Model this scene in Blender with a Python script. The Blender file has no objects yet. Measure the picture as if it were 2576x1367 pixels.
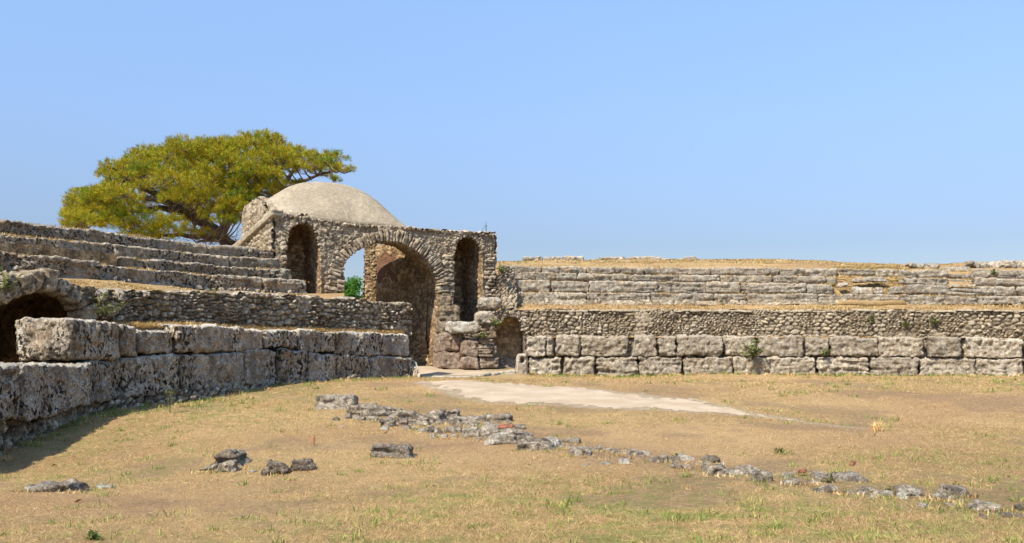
import bpy, math, random
import numpy as np
from mathutils import Vector

S = bpy.context.scene
COL = S.collection
# ------------------------------------------------------------------ camera, light, exposure
F = 2474.0; CX = 1288.0; HY = 895.0; EYE = 1.6       # focal length, centre and horizon on a 2576 px wide picture
cd = bpy.data.cameras.new('camera'); cam = bpy.data.objects.new('camera', cd); COL.objects.link(cam)
cam.location = (0, 0, EYE); cam.rotation_euler = (math.radians(90), 0, 0)
cd.sensor_width = 36; cd.lens = F/2576*36; cd.shift_y = (HY-683.5)/2576
cd.clip_start = .1; cd.clip_end = 6000
S.camera = cam
ELEV = math.radians(50); sh = np.array([-.67, -.74]); sh = sh/np.linalg.norm(sh)
SUN = Vector((sh[0]*math.cos(ELEV), sh[1]*math.cos(ELEV), math.sin(ELEV)))
w = bpy.data.worlds.new("World"); S.world = w; w.use_nodes = True
nt = w.node_tree; sk = nt.nodes.new('ShaderNodeTexSky'); sk.sky_type = 'NISHITA'; sk.sun_disc = False
sk.sun_elevation = ELEV; sk.sun_rotation = math.atan2(sh[0], sh[1]); sk.altitude = 0
sk.air_density = 1.0; sk.dust_density = .35; sk.ozone_density = 3.5
tc = nt.nodes.new('ShaderNodeTexCoord'); sx = nt.nodes.new('ShaderNodeSeparateXYZ'); rp = nt.nodes.new('ShaderNodeValToRGB'); mu = nt.nodes.new('ShaderNodeMix'); mu.data_type = 'RGBA'; mu.blend_type = 'MULTIPLY'; mu.inputs[0].default_value = 1
nt.links.new(tc.outputs['Generated'], sx.inputs[0]); nt.links.new(sx.outputs[2], rp.inputs[0])
for i, (p_, c_) in enumerate([(0, (.30, .275, .27)), (.11, (.375, .348, .375)), (.23, (.63, .59, .605)), (.34, (.80, .775, .765)), (.7, (1, 1, 1))]):   # added multiplier dims the low sky; zenith left brighter for fill light
    e = rp.color_ramp.elements[i] if i < 2 else rp.color_ramp.elements.new(p_)
    e.position = p_; e.color = (*c_, 1)
nt.links.new(sk.outputs[0], mu.inputs[6]); nt.links.new(rp.outputs[0], mu.inputs[7])
nt.links.new(mu.outputs[2], nt.nodes['Background'].inputs[0]); nt.nodes['Background'].inputs[1].default_value = .15
ld = bpy.data.lights.new('sun', 'SUN'); ld.energy = 3.65; ld.angle = math.radians(.53); ld.color = (1, .93, .82)
sun = bpy.data.objects.new('sun', ld); COL.objects.link(sun); sun.rotation_euler = SUN.to_track_quat('Z', 'Y').to_euler()
sun.location = (-20, -10, 40)
S.view_settings.view_transform = 'Standard'; S.view_settings.look = 'None'; S.view_settings.exposure = 1.08; S.view_settings.gamma = 1

# ------------------------------------------------------------------ maths and noise
def P(px, py, D):                       # a point seen at (px,py) at distance D
    px, py, D = np.broadcast_arrays(np.asarray(px, float), np.asarray(py, float), np.asarray(D, float))
    return np.stack([(px-CX)/F*D, D, EYE+(HY-py)/F*D], -1)
def PZ(px, D, z): return np.array([(px-CX)/F*D, D, z])
def nrm(v): v = np.asarray(v, float); return v/(np.linalg.norm(v, axis=-1, keepdims=True)+1e-12)
def hsh(ix, iy, iz, s):
    h = (ix.astype(np.int64)*374761393+iy.astype(np.int64)*668265263+iz.astype(np.int64)*2147483647+s*1274126177) & 0xFFFFFFFF
    h = ((h ^ (h >> 13))*1274126177) & 0xFFFFFFFF
    h = ((h ^ (h >> 16))*2246822519) & 0xFFFFFFFF
    return ((h ^ (h >> 15)) & 0xFFFFFF)/float(0xFFFFFF)
def vn(p, s=0):                         # value noise, -1..1
    i = np.floor(p); f = p-i; f = f*f*f*(f*(f*6-15)+10); i = i.astype(np.int64); r = 0
    for dx in (0, 1):
        wx = f[:, 0] if dx else 1-f[:, 0]
        for dy in (0, 1):
            wy = f[:, 1] if dy else 1-f[:, 1]
            for dz in (0, 1):
                wz = f[:, 2] if dz else 1-f[:, 2]
                r = r+wx*wy*wz*hsh(i[:, 0]+dx, i[:, 1]+dy, i[:, 2]+dz, s)
    return r*2-1
def fbm(p, o=4, s=0, g=.5, l=2.07):
    a = 1; r = 0; t = 0
    for k in range(o): r = r+a*vn(p, s+k*17); t += a; a *= g; p = p*l+3.7
    return r/t
def sms(a, b, x): t = np.clip((x-a)/(b-a), 0, 1); return t*t*(3-2*t)
def cells(u, v, cw, ch, s=0, jit=.8):   # 2-D cells: distance gap to the nearest border, cell id 0..1
    u = u/cw; v = v/ch; iu = np.floor(u).astype(np.int64); iv = np.floor(v).astype(np.int64)
    f1 = np.full(u.shape, 9.); f2 = f1.copy(); cid = np.zeros(u.shape)
    for a in (-1, 0, 1):
        for b in (-1, 0, 1):
            cu = iu+a; cv = iv+b; z = cu*0
            off = (cv % 2)*.5
            x = cu+.5+off*0+jit*(hsh(cu, cv, z, s)-.5)+((cv & 1)*.45-.22); y = cv+.5+jit*.75*(hsh(cu, cv, z, s+5)-.5)
            d = np.hypot(u-x, v-y); h = hsh(cu, cv, z, s+9)
            n = d < f1
            f2 = np.where(n, f1, np.minimum(f2, d)); cid = np.where(n, h, cid); f1 = np.where(n, d, f1)
    return f2-f1, cid
def pip(x, y, poly):
    ins = np.zeros(x.shape, bool); n = len(poly)
    for i in range(n):
        x1, y1 = poly[i]; x2, y2 = poly[(i+1) % n]
        if y1 == y2: continue
        c = ((y1 > y) != (y2 > y)) & (x < (x2-x1)*(y-y1)/(y2-y1)+x1)
        ins ^= c
    return ins

# ------------------------------------------------------------------ objects
def meta(o, label=None, cat=None, group=None, kind=None):
    if label: o['label'] = label
    if cat: o['category'] = cat
    if group: o['group'] = group
    if kind: o['kind'] = kind
    return o
def empty(name, loc, label, cat, group=None, kind=None):
    o = bpy.data.objects.new(name, None); COL.objects.link(o); o.location = [float(a) for a in loc]; o.empty_display_size = .2
    return meta(o, label, cat, group, kind)
def mk(name, V, Fc, mat, parent=None, origin=None, C=None, smooth=True):
    V = np.asarray(V, float)
    if origin is None:
        origin = np.array([V[:, 0].mean(), V[:, 1].mean(), V[:, 2].min()])
    origin = np.asarray(origin, float)
    me = bpy.data.meshes.new(name); Fc = np.asarray(Fc, np.int64); k = Fc.shape[1]
    me.vertices.add(len(V)); me.vertices.foreach_set('co', (V-origin).astype(np.float32).ravel())
    me.loops.add(Fc.size); me.loops.foreach_set('vertex_index', Fc.astype(np.int32).ravel())
    me.polygons.add(len(Fc)); me.polygons.foreach_set('loop_start', np.arange(0, Fc.size, k, dtype=np.int32))
    me.polygons.foreach_set('loop_total', np.full(len(Fc), k, dtype=np.int32))
    me.polygons.foreach_set('use_smooth', np.full(len(Fc), smooth))
    me.update(calc_edges=True)
    if C is not None:
        at = me.color_attributes.new('C', 'FLOAT_COLOR', 'POINT'); c = np.ones((len(V), 4), np.float32); c[:, :C.shape[1]] = C
        at.data.foreach_set('color', c.ravel())
    me.materials.append(mat)
    o = bpy.data.objects.new(name, me); COL.objects.link(o)
    if parent is not None:
        o.parent = parent; o.location = [float(a) for a in (origin-np.array(parent.location))]
        if parent.parent is not None: o.location = [float(a) for a in (origin-np.array(parent.location)-np.array(parent.parent.location))]
    else: o.location = [float(a) for a in origin]
    return o
def gridf(nu, nv, flip=False):
    a = np.arange(nu*nv).reshape(nu, nv)
    f = np.stack([a[:-1, :-1], a[1:, :-1], a[1:, 1:], a[:-1, 1:]], -1).reshape(-1, 4)
    return f[:, ::-1] if flip else f
def gnorm(G):                            # normals of a position grid (nu,nv,3)
    du = np.gradient(G, axis=0); dv = np.gradient(G, axis=1); return nrm(np.cross(du, dv))
class Acc:                               # several shapes in one mesh
    def __init__(s): s.V = []; s.F = []; s.C = []; s.n = 0
    def add(s, V, Fc, C=None):
        V = np.asarray(V).reshape(-1, 3); Fc = np.asarray(Fc)
        if Fc.shape[1] == 3: Fc = np.concatenate([Fc, Fc[:, :1]], 1) if False else Fc
        s.V.append(V); s.F.append(Fc+s.n); s.n += len(V)
        s.C.append(np.zeros((len(V), 3))+.5 if C is None else C)
    def out(s, name, mat, parent=None, origin=None, smooth=True):
        return mk(name, np.concatenate(s.V), np.concatenate(s.F), mat, parent, origin, np.concatenate(s.C), smooth)

_bc = {}
def boxs(nx, ny, nz):                    # surface lattice of the unit cube -.5...5, welded
    key = (nx, ny, nz)
    if key in _bc: return _bc[key]
    V = []; Q = []; n = 0
    def face(a, b, na, nb, fixed, val, flip):
        nonlocal n
        A, B = np.meshgrid(np.arange(na+1), np.arange(nb+1), indexing='ij')
        p = np.zeros(A.shape+(3,), int); p[..., a] = A; p[..., b] = B; p[..., fixed] = val
        V.append(p.reshape(-1, 3)); Q.append(gridf(na+1, nb+1, flip)+n); n += (na+1)*(nb+1)
    face(0, 2, nx, nz, 1, 0, False); face(0, 2, nx, nz, 1, ny, True)
    face(0, 1, nx, ny, 2, 0, True); face(0, 1, nx, ny, 2, nz, False)
    face(1, 2, ny, nz, 0, 0, True); face(1, 2, ny, nz, 0, nx, False)
    V = np.concatenate(V); Q = np.concatenate(Q)
    k = V[:, 0]*1000000+V[:, 1]*1000+V[:, 2]
    _, idx, inv = np.unique(k, return_index=True, return_inverse=True)
    V = V[idx]/np.array([nx, ny, nz])-.5; Q = inv.ravel()[Q]
    _bc[key] = (V, Q); return V, Q
def stone(bl, br, tr, tl, thick, res=.04, seed=0, r=.09, rough=.045, low=.05, strata=.02, pits=.05, taper=0):
    """weathered block: front quad (3-D corners) and thickness vector"""
    bl, br, tr, tl, thick = [np.asarray(a, float) for a in (bl, br, tr, tl, thick)]
    L = (np.linalg.norm(br-bl)+np.linalg.norm(tr-tl))/2; H = (np.linalg.norm(tl-bl)+np.linalg.norm(tr-br))/2; W = np.linalg.norm(thick)
    nx = int(np.clip(L/res, 4, 110)); nz = int(np.clip(H/res, 4, 60)); ny = int(np.clip(W/(res*1.6), 3, 40))
    V, Q = boxs(nx, ny, nz)
    half = np.array([L, W, H])/2; p = V*2*half; r = min(r, .48*min(L, H, W))
    q = np.clip(p, -half+r, half-r); d = p-q; dn = np.linalg.norm(d, axis=1, keepdims=True)
    n = np.where(dn > 1e-9, d/np.maximum(dn, 1e-9), nrm(p)); p = q+n*r*np.minimum(1, dn/r if r > 0 else 1)
    p = np.where(dn > 1e-9, q+n*r, p)
    s = p[:, 0:1]/L+.5; t = p[:, 2:3]/H+.5; wv = p[:, 1:2]/W+.5
    if taper: s = .5+(s-.5)*(1-taper*t)
    Wd = (bl*(1-s)+br*s)*(1-t)+(tl*(1-s)+tr*s)*t+thick*wv
    ex = nrm(br-bl); ez = nrm(tl-bl); ey = nrm(thick); N = n[:, 0:1]*ex+n[:, 1:2]*ey+n[:, 2:3]*ez
    k = Wd+seed*7.31
    disp = rough*fbm(k*5.5, 5, seed, .6)*1.2+strata*vn(np.c_[k[:, 0]*1.3, k[:, 1]*1.3, k[:, 2]*16], seed+3)*(1-np.abs(n[:, 2]))
    pt = vn(k*np.array([9, 9, 7.]), seed+11); disp = disp-pits*sms(.35, .75, pt)
    lowv = np.stack([vn(k*1.6, seed+21+j) for j in range(3)], 1)*low
    return Wd+N*disp[:, None]+lowv, Q
def tube(path, rad, n=6, seed=0, wob=0):
    path = np.asarray(path, float); m = len(path); rad = np.broadcast_to(rad, (m,))
    t = nrm(np.gradient(path, axis=0)); a = nrm(np.cross(t, np.array([.3, .9, .2]))); b = np.cross(t, a)
    th = np.linspace(0, 2*math.pi, n, endpoint=False)
    R = rad[:, None]*(1+wob*np.sin(th*3+np.arange(m)[:, None])*.5)
    V = path[:, None]+R[..., None]*(np.cos(th)[None, :, None]*a[:, None]+np.sin(th)[None, :, None]*b[:, None])
    i = np.arange(m-1)[:, None]*n; j = np.arange(n)[None]; j2 = (j+1) % n
    Q = np.stack([i+j, i+n+j, i+n+j2, i+j2], -1).reshape(-1, 4)[:, ::-1]
    return V.reshape(-1, 3), Q
def resample(pts, m):
    pts = np.asarray(pts, float); d = np.r_[0, np.cumsum(np.linalg.norm(np.diff(pts, axis=0), axis=1))]
    s = np.linspace(0, d[-1], m); return np.stack([np.interp(s, d, pts[:, k]) for k in range(pts.shape[1])], 1)
def smooth_path(pts, m):
    p = resample(pts, m)
    for _ in range(max(2, m//6)): p[1:-1] = (p[:-2]+p[1:-1]*2+p[2:])/4
    return p

# ------------------------------------------------------------------ materials
class M:
    def __init__(s, name, rough=.95, spec=.2):
        s.m = bpy.data.materials.new(name); s.m.use_nodes = True; s.t = s.m.node_tree; s.b = s.t.nodes['Principled BSDF']
        s.b.inputs['Roughness'].default_value = rough; s.b.inputs['Specular IOR Level'].default_value = spec
        g = s.t.nodes.new('ShaderNodeNewGeometry'); s.pos = g.outputs['Position']; s.nor = g.outputs['Normal']
    def n(s, typ, **k):
        x = s.t.nodes.new(typ)
        for a, b in k.items(): setattr(x, a, b)
        return x
    def L(s, a, b): s.t.links.new(a, b)
    def inp(s, sock, v):
        if isinstance(v, bpy.types.NodeSocket): s.L(v, sock)
        elif isinstance(v, (tuple, list)): sock.default_value = (*v, 1) if len(v) == 3 and sock.type == 'RGBA' else v
        else: sock.default_value = v
    def noise(s, sc, det=4, rough=.55, stretch=(1, 1, 1), off=0, dist=0):
        mp = s.n('ShaderNodeMapping'); s.L(s.pos, mp.inputs[0]); mp.inputs['Scale'].default_value = stretch; mp.inputs['Location'].default_value = (off, off*.7, off*.3)
        x = s.n('ShaderNodeTexNoise'); s.L(mp.outputs[0], x.inputs['Vector']); x.inputs['Scale'].default_value = sc
        x.inputs['Detail'].default_value = det; x.inputs['Roughness'].default_value = rough; x.inputs['Distortion'].default_value = dist
        return x.outputs['Fac']
    def ramp(s, f, a, b):
        x = s.n('ShaderNodeMapRange'); x.interpolation_type = 'SMOOTHSTEP'; x.clamp = True; s.inp(x.inputs[0], f)
        x.inputs[1].default_value = a; x.inputs[2].default_value = b; return x.outputs[0]
    def math(s, op, a, b=0., c=0.):
        x = s.n('ShaderNodeMath', operation=op); s.inp(x.inputs[0], a); s.inp(x.inputs[1], b); s.inp(x.inputs[2], c); return x.outputs[0]
    def mix(s, f, a, b, mode='MIX'):
        x = s.n('ShaderNodeMix', data_type='RGBA', blend_type=mode); s.inp(x.inputs['Factor'], f); s.inp(x.inputs[6], a); s.inp(x.inputs[7], b); return x.outputs[2]
    def attr(s, name='C'):
        a = s.n('ShaderNodeAttribute', attribute_name=name); x = s.n('ShaderNodeSeparateColor'); s.L(a.outputs['Color'], x.inputs[0]); return x.outputs
    def rnd(s): return s.n('ShaderNodeObjectInfo').outputs['Random']
    def col(s, c): s.inp(s.b.inputs['Base Color'], c)
    def bump(s, h, dist=.02, st=1., prev=None):
        x = s.n('ShaderNodeBump'); x.inputs['Strength'].default_value = st; x.inputs['Distance'].default_value = dist; s.inp(x.inputs['Height'], h)
        if prev is not None: s.L(prev, x.inputs['Normal'])
        s.L(x.outputs[0], s.b.inputs['Normal']); return x.outputs[0]
def stone_mat(name, pale, warm, dark, spots=.5, och=.3, moss=.15, vary=.25, streak=1, spotsc=9, bump=1., mortar=None, con=1., stain=0.):
    m = M(name); n1 = m.noise(1.1, 5, .6); n2 = m.noise(7, 8, .7, off=3)
    c = m.mix(m.ramp(n1, .35, .65), pale, warm)
    lite = tuple(min(.8, x*1.5) for x in pale); c = m.mix(m.math('MULTIPLY', m.ramp(n2, .5, .66), con), c, lite)
    c = m.mix(m.math('MULTIPLY', m.ramp(n2, .5, .36), .75*con), c, tuple(x*.45 for x in warm))
    n5 = m.noise(34, 5, .75, off=6); c = m.mix(1, c, m.mix(m.ramp(n5, .36, .64), (.62, .60, .56), (1.22, 1.22, 1.22)), 'MULTIPLY')
    sp = m.ramp(m.noise(spotsc, 2.5, .55, (1, 1, streak), 9, .3), .53, .555)
    pat = m.ramp(m.noise(.8, 3, .5, off=5), .36, .55)
    c = m.mix(m.math('MULTIPLY', m.math('MULTIPLY', sp, pat), spots), c, dark)
    sp2 = m.ramp(m.noise(spotsc*3.2, 3, .6, (1, 1, streak), 2), .53, .58); c = m.mix(m.math('MULTIPLY', sp2, spots*.6), c, dark)
    if stain: c = m.mix(m.math('MULTIPLY', m.ramp(m.noise(1.7, 6, .7, (1, 1, .45), 17), .48, .62), stain), c, (.13, .10, .07))
    if och:
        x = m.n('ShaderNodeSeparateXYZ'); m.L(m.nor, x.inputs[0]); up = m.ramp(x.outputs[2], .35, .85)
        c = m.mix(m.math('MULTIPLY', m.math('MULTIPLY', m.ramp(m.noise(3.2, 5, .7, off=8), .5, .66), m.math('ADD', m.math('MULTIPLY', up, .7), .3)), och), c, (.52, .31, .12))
    x = m.n('ShaderNodeSeparateXYZ'); m.L(m.nor, x.inputs[0]); c = m.mix(m.math('MULTIPLY', m.ramp(x.outputs[2], .45, .95), .35 if och > .3 else 0), c, tuple(min(.8, q_*1.35) for q_ in pale))  # up-facing stone coloured lighter: bleaching, and painted brightness for sunlit top edges
    if moss:
        c = m.mix(m.math('MULTIPLY', m.ramp(m.noise(2.1, 6, .75, off=13), .6, .7), moss), c, (.07, .085, .025))
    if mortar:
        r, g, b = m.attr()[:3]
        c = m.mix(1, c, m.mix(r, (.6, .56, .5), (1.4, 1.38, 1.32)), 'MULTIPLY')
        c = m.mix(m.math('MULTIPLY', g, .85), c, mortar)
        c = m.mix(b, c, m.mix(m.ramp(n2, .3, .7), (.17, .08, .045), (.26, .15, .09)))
    else:
        k = m.math('ADD', m.math('MULTIPLY', m.rnd(), vary), 1-vary/2)
        cc = m.n('ShaderNodeCombineColor'); [m.L(k, cc.inputs[i]) for i in range(3)]; c = m.mix(1, c, cc.outputs[0], 'MULTIPLY')
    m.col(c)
    b1 = m.bump(m.noise(9, 9, .8, off=1), .13*bump, 1.)
    v = m.n('ShaderNodeTexVoronoi'); v.inputs['Scale'].default_value = 17; m.L(m.pos, v.inputs['Vector'])
    m.bump(m.ramp(v.outputs['Distance'], .05, .35), .03*bump, .7, b1)
    return m.m
MAT = {}
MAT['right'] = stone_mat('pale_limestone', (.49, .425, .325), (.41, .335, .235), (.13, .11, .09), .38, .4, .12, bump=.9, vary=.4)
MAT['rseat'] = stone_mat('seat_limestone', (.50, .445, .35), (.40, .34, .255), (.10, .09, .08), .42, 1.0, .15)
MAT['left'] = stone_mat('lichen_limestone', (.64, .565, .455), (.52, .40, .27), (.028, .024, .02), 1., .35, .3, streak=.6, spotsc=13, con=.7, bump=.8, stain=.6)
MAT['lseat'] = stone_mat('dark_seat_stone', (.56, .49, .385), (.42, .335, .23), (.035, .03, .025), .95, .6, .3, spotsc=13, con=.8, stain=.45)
MAT['rrub'] = stone_mat('rubble_pale', (.45, .395, .305), (.37, .30, .21), (.12, .10, .08), .35, .25, .3, mortar=(.155, .115, .07), bump=.7)
MAT['lrub'] = stone_mat('rubble_dark', (.58, .51, .40), (.42, .325, .22), (.05, .042, .035), .7, .3, .35, mortar=(.09, .065, .035), bump=.8)
MAT['gate'] = stone_mat('gate_rubble', (.55, .475, .37), (.45, .36, .25), (.09, .08, .07), .5, .25, .1, mortar=(.40, .33, .235), bump=.85, con=.8)
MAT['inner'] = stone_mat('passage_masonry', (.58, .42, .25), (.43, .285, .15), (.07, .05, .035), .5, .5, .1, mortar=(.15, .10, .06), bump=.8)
MAT['dome'] = stone_mat('cement_render', (.42, .355, .25), (.35, .29, .20), (.14, .115, .085), .35, .1, 0, vary=0, spotsc=22, bump=.3, con=.35)
MAT['rock'] = stone_mat('loose_rock', (.50, .435, .34), (.37, .295, .20), (.07, .06, .052), .6, .2, .1, vary=.35)
MAT['darkrock'] = stone_mat('dark_rock', (.34, .285, .22), (.25, .19, .13), (.04, .035, .03), .7, .1, .05)
MAT['white'] = stone_mat('pale_plaster', (.60, .55, .46), (.48, .40, .30), (.2, .17, .14), .25, .1, .05)
MAT['pink'] = stone_mat('pinkish_stone', (.36, .285, .215), (.34, .235, .165), (.10, .08, .065), .35, .2, .05)
MAT['terra'] = stone_mat('terracotta', (.48, .21, .11), (.42, .17, .09), (.2, .09, .06), .2, 0, 0)
def plain(name, c, rough=.8, metal=0):
    m = M(name, rough); m.b.inputs['Metallic'].default_value = metal; m.col(m.mix(m.noise(6, 4), c, tuple(x*.6 for x in c))); return m.m
MAT['iron'] = plain('rusty_iron', (.05, .045, .04), .6, .6)
MAT['bark'] = plain('pine_bark', (.095, .07, .052)); MAT['twig'] = plain('dry_twig', (.16, .12, .09))
MAT['leafdry'] = plain('dry_leaf', (.34, .14, .05))
def ground_mat(name, earth=False):
    m = M(name); n = m.noise(.22, 5, .6); n2 = m.noise(2.3, 6, .65, off=4); n3 = m.noise(14, 8, .75, off=7); n4 = m.noise(55, 6, .8, off=9)
    c = m.mix(m.ramp(n, .36, .64), (.47, .305, .135), (.345, .205, .09))
    c = m.mix(m.math('MULTIPLY', m.ramp(n2, .5, .7), .5), c, (.235, .15, .078))
    c = m.mix(m.math('MULTIPLY', m.ramp(n3, .48, .66), .55), c, (.50, .36, .185))
    c = m.mix(m.math('MULTIPLY', m.ramp(n4, .5, .36), .8), c, (.12, .078, .04)); c = m.mix(m.math('MULTIPLY', m.ramp(n4, .52, .64), .55), c, (.66, .49, .26))
    g, so_, _b = m.attr()[:3]
    c = m.mix(m.math('MULTIPLY', m.math('MULTIPLY', so_, .85), m.ramp(n3, .66, .40)), c, (.195, .122, .065))
    c = m.mix(m.math('MULTIPLY', m.ramp(m.math('ADD', _b, m.math('MULTIPLY', m.noise(3.5, 6, .7, off=2), .6)), .62, 1.0), 1.), c, m.mix(n3, (.26, .19, .12), (.46, .37, .255)))
    gm = m.math('MULTIPLY', g, m.ramp(m.noise(3.3, 7, .72, off=21), .42, .60))
    c = m.mix(m.math('MULTIPLY', gm, .75), c, (.20, .19, .055))
    m.col(c); b1 = m.bump(n3, .05, .9); m.bump(n4, .02, .9, b1); return m.m
MAT['ground'] = ground_mat('dry_grass_ground')
m = M('path_dust'); c = m.mix(m.ramp(m.noise(1.2, 6, .6), .35, .65), (.45, .36, .25), (.37, .28, .18)); c = m.mix(m.math('MULTIPLY', m.ramp(m.noise(45, 5, .8, off=4), .5, .62), .5), c, (.24, .17, .11)); c = m.mix(m.math('MULTIPLY', m.ramp(m.noise(18, 7, .8), .55, .7), .45), c, (.33, .235, .14))
c = m.mix(m.math('MULTIPLY', m.ramp(m.noise(5, 5, .7, off=6), .56, .66), .5), c, (.36, .26, .14)); m.col(c); m.bump(m.noise(22, 8, .7), .02, .6); MAT['path'] = m.m
def blade_mat(name, cols, trans=.35):
    m = M(name, .7, .15); r, g, b = m.attr()[:3]
    x = m.n('ShaderNodeValToRGB'); x.color_ramp.interpolation = 'LINEAR'
    for i, (p_, cc) in enumerate(cols):
        e = x.color_ramp.elements[i] if i < 2 else x.color_ramp.elements.new(p_)
        e.position = p_; e.color = (*cc, 1)
    m.L(r, x.inputs[0]); m.col(x.outputs[0])
    tr = m.n('ShaderNodeBsdfTranslucent'); m.L(x.outputs[0], tr.inputs[0]); ms = m.n('ShaderNodeMixShader'); ms.inputs[0].default_value = trans
    m.L(m.b.outputs[0], ms.inputs[1]); m.L(tr.outputs[0], ms.inputs[2]); m.L(ms.outputs[0], m.t.nodes['Material Output'].inputs[0]); return m.m
MAT['grass'] = blade_mat('grass_blades', [(0, (.13, .08, .04)), (.22, (.31, .18, .07)), (.45, (.57, .38, .15)), (.64, (.90, .67, .33)), (.75, (.46, .41, .13)), (.86, (.26, .29, .065)), (1, (.10, .18, .03))], .25)
MAT['needle'] = blade_mat('pine_needles', [(0, (.10, .065, .012)), (.35, (.42, .315, .015)), (.65, (.34, .33, .018)), (1, (.07, .17, .02))], .12)
MAT['leaf'] = blade_mat('green_leaves', [(0, (.035, .10, .012)), (.5, (.09, .24, .03)), (1, (.15, .33, .05))], .4)
MAT['weed'] = blade_mat('weed_leaves', [(0, (.16, .13, .045)), (.5, (.17, .18, .06)), (1, (.20, .23, .07))], .3)

# ------------------------------------------------------------------ ground
def gz(X, Y):
    X = np.asarray(X, float); Y = np.asarray(Y, float)
    z = .85*sms(12, 30, Y)-.34*np.exp(-((X+9.5)**2+(Y-15.5)**2)/22)
    z = z+.35*sms(32.4, 38, Y)*sms(.9, -.1, X)*sms(-9, -6, X)+.35*sms(41, 60, Y)
    q = np.stack([X*.25, Y*.25, X*0], -1).reshape(-1, 3); far = sms(90, 40, Y)
    z = z+(.06*vn(q, 4).reshape(X.shape)+.022*vn(q*5, 8).reshape(X.shape))*far
    return z
def onground(px, py):
    k = (px-CX)/F; sl = (HY-py)/F; D = np.linspace(3, 46, 1200); z = gz(k*D, D); h = EYE+sl*D-z
    i = np.argmax(h < 0) if (h < 0).any() else len(D)-1
    d = D[i]; return np.array([k*d, d, float(gz(np.array([k*d]), np.array([d]))[0])])
LW = None
def soil(X, Y):
    q = np.stack([X*.55, Y*.55, X*0+3], -1); s_ = sms(.02, .34, fbm(q, 4, 9, .6))
    d = np.full(np.shape(X), 9.)
    for i in range(len(LINEW)-1):
        a = LINEW[i]; b = LINEW[i+1]; ab = b-a; t = np.clip(((X-a[0])*ab[0]+(Y-a[1])*ab[1])/(ab@ab), 0, 1); d = np.minimum(d, np.hypot(X-a[0]-t*ab[0], Y-a[1]-t*ab[1]))
    return np.clip(s_*.85+.8*np.exp(-(d/.7)**2), 0, 1)
LINE = [(870, 1028), (960, 1045), (1060, 1062), (1150, 1075), (1230, 1085), (1300, 1108), (1380, 1115), (1500, 1128), (1620, 1150), (1720, 1165), (1800, 1180), (1900, 1200), (2000, 1212), (2120, 1230), (2250, 1243), (2380, 1258), (2500, 1272), (2640, 1290)]
LINEW = [onground(*q)[:2] for q in LINE]
def greenness(X, Y):
    pxx = CX+X/Y*F; q = np.stack([X*.35, Y*.35, X*0], -1)
    g = .27+.45*vn(q, 31)
    g = g+.62*np.exp(-((pxx-1450)/520)**2-((Y-11.0)/3.4)**2)+.4*np.exp(-((pxx-2250)/500)**2-((Y-10.5)/2.8)**2)-.25*np.exp(-((pxx-300)/500)**2-((Y-10)/4)**2)
    g = g+.55*np.exp(-((Y-36.0)/.9)**2)*(X > 1)+.5*np.exp(-((pxx-np.interp(Y, [15, 18, 22, 27, 31], [60, 230, 480, 740, 950]))/140)**2)*(Y > 14)*(Y < 32)
    return np.clip(g, 0, 1)
ys = np.concatenate([np.linspace(-14, 4, 30)[:-1], np.geomspace(4, 46, 330)[:-1], np.geomspace(46, 3000, 40)])
tx = np.sinh(np.linspace(-3.2, 3.2, 420))/np.sinh(3.2)
G = np.zeros((len(ys), len(tx), 3)); sp = np.where(ys < 46, 34+0*ys, 34+(ys-46)*1.2)
G[..., 0] = sp[:, None]*(.35*np.linspace(-1, 1, 420)[None]+.65*tx[None]); G[..., 1] = ys[:, None]; G[..., 2] = gz(G[..., 0], G[..., 1])
# dusty path (thin sheet)
PU = [(1030, 962), (1150, 957), (1300, 965), (1480, 976), (1650, 995), (1800, 1014), (1880, 1034), (1980, 1050), (2130, 1072), (2200, 1081), (2120, 1077), (2000, 1061), (1880, 1049), (1750, 1041), (1600, 1033), (1450, 1026), (1320, 1021), (1200, 1014), (1130, 998), (1090, 982)]
pw = np.array([onground(*q)[:2] for q in PU])
def polydist(x, y, poly):
    d = np.full(x.shape, 1e9)
    for i in range(len(poly)):
        a = poly[i]; b = poly[(i+1) % len(poly)]; ab = b-a; t = np.clip(((x-a[0])*ab[0]+(y-a[1])*ab[1])/(ab@ab+1e-9), 0, 1)
        d = np.minimum(d, np.hypot(x-a[0]-t*ab[0], y-a[1]-t*ab[1]))
    return np.where(pip(x, y, poly), d, -d)
floorpoly = np.array([(-3.2, 33.4), (.2, 34.2), (.15, 35.4), (-1.6, 36.2), (-2.9, 38.6), (-5.9, 43), (-9, 46), (-10.5, 44), (-6.6, 38.5), (-5.2, 36.5)])
def path_mask(X, Y, n=True):
    d = np.maximum(polydist(X, Y, pw), polydist(X, Y, floorpoly))
    q = np.stack([X*2.2, Y*1.1, X*0], -1).reshape(-1, 3)
    return d+(.55*fbm(q, 4, 3, .65).reshape(X.shape)+.22*vn(np.stack([X*9, Y*4, X*0], -1).reshape(-1, 3), 41).reshape(X.shape)-.24 if n else 0)
fl = G.reshape(-1, 3); C = np.zeros((len(fl), 3)); PATHC = C; C[:, 0] = greenness(fl[:, 0], np.maximum(fl[:, 1], 2)); C[:, 1] = soil(fl[:, 0], fl[:, 1])*sms(60, 40, fl[:, 1])
C[:, 2] = .8*sms(-.6, .5, path_mask(fl[:, 0], fl[:, 1], False))*(fl[:, 1] < 46)*(fl[:, 1] > 15)
o = mk('ground', fl, gridf(*G.shape[:2], flip=True), MAT['ground'], None, (0, 0, 0), C); o['kind'] = 'structure'
xs = np.arange(-11, 14, .05); yy = np.arange(19, 46, .05); XX, YY = np.meshgrid(xs, yy, indexing='ij')
pm = path_mask(XX, YY); V = np.stack([XX, YY, gz(XX, YY)+.006], -1).reshape(-1, 3)
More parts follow.
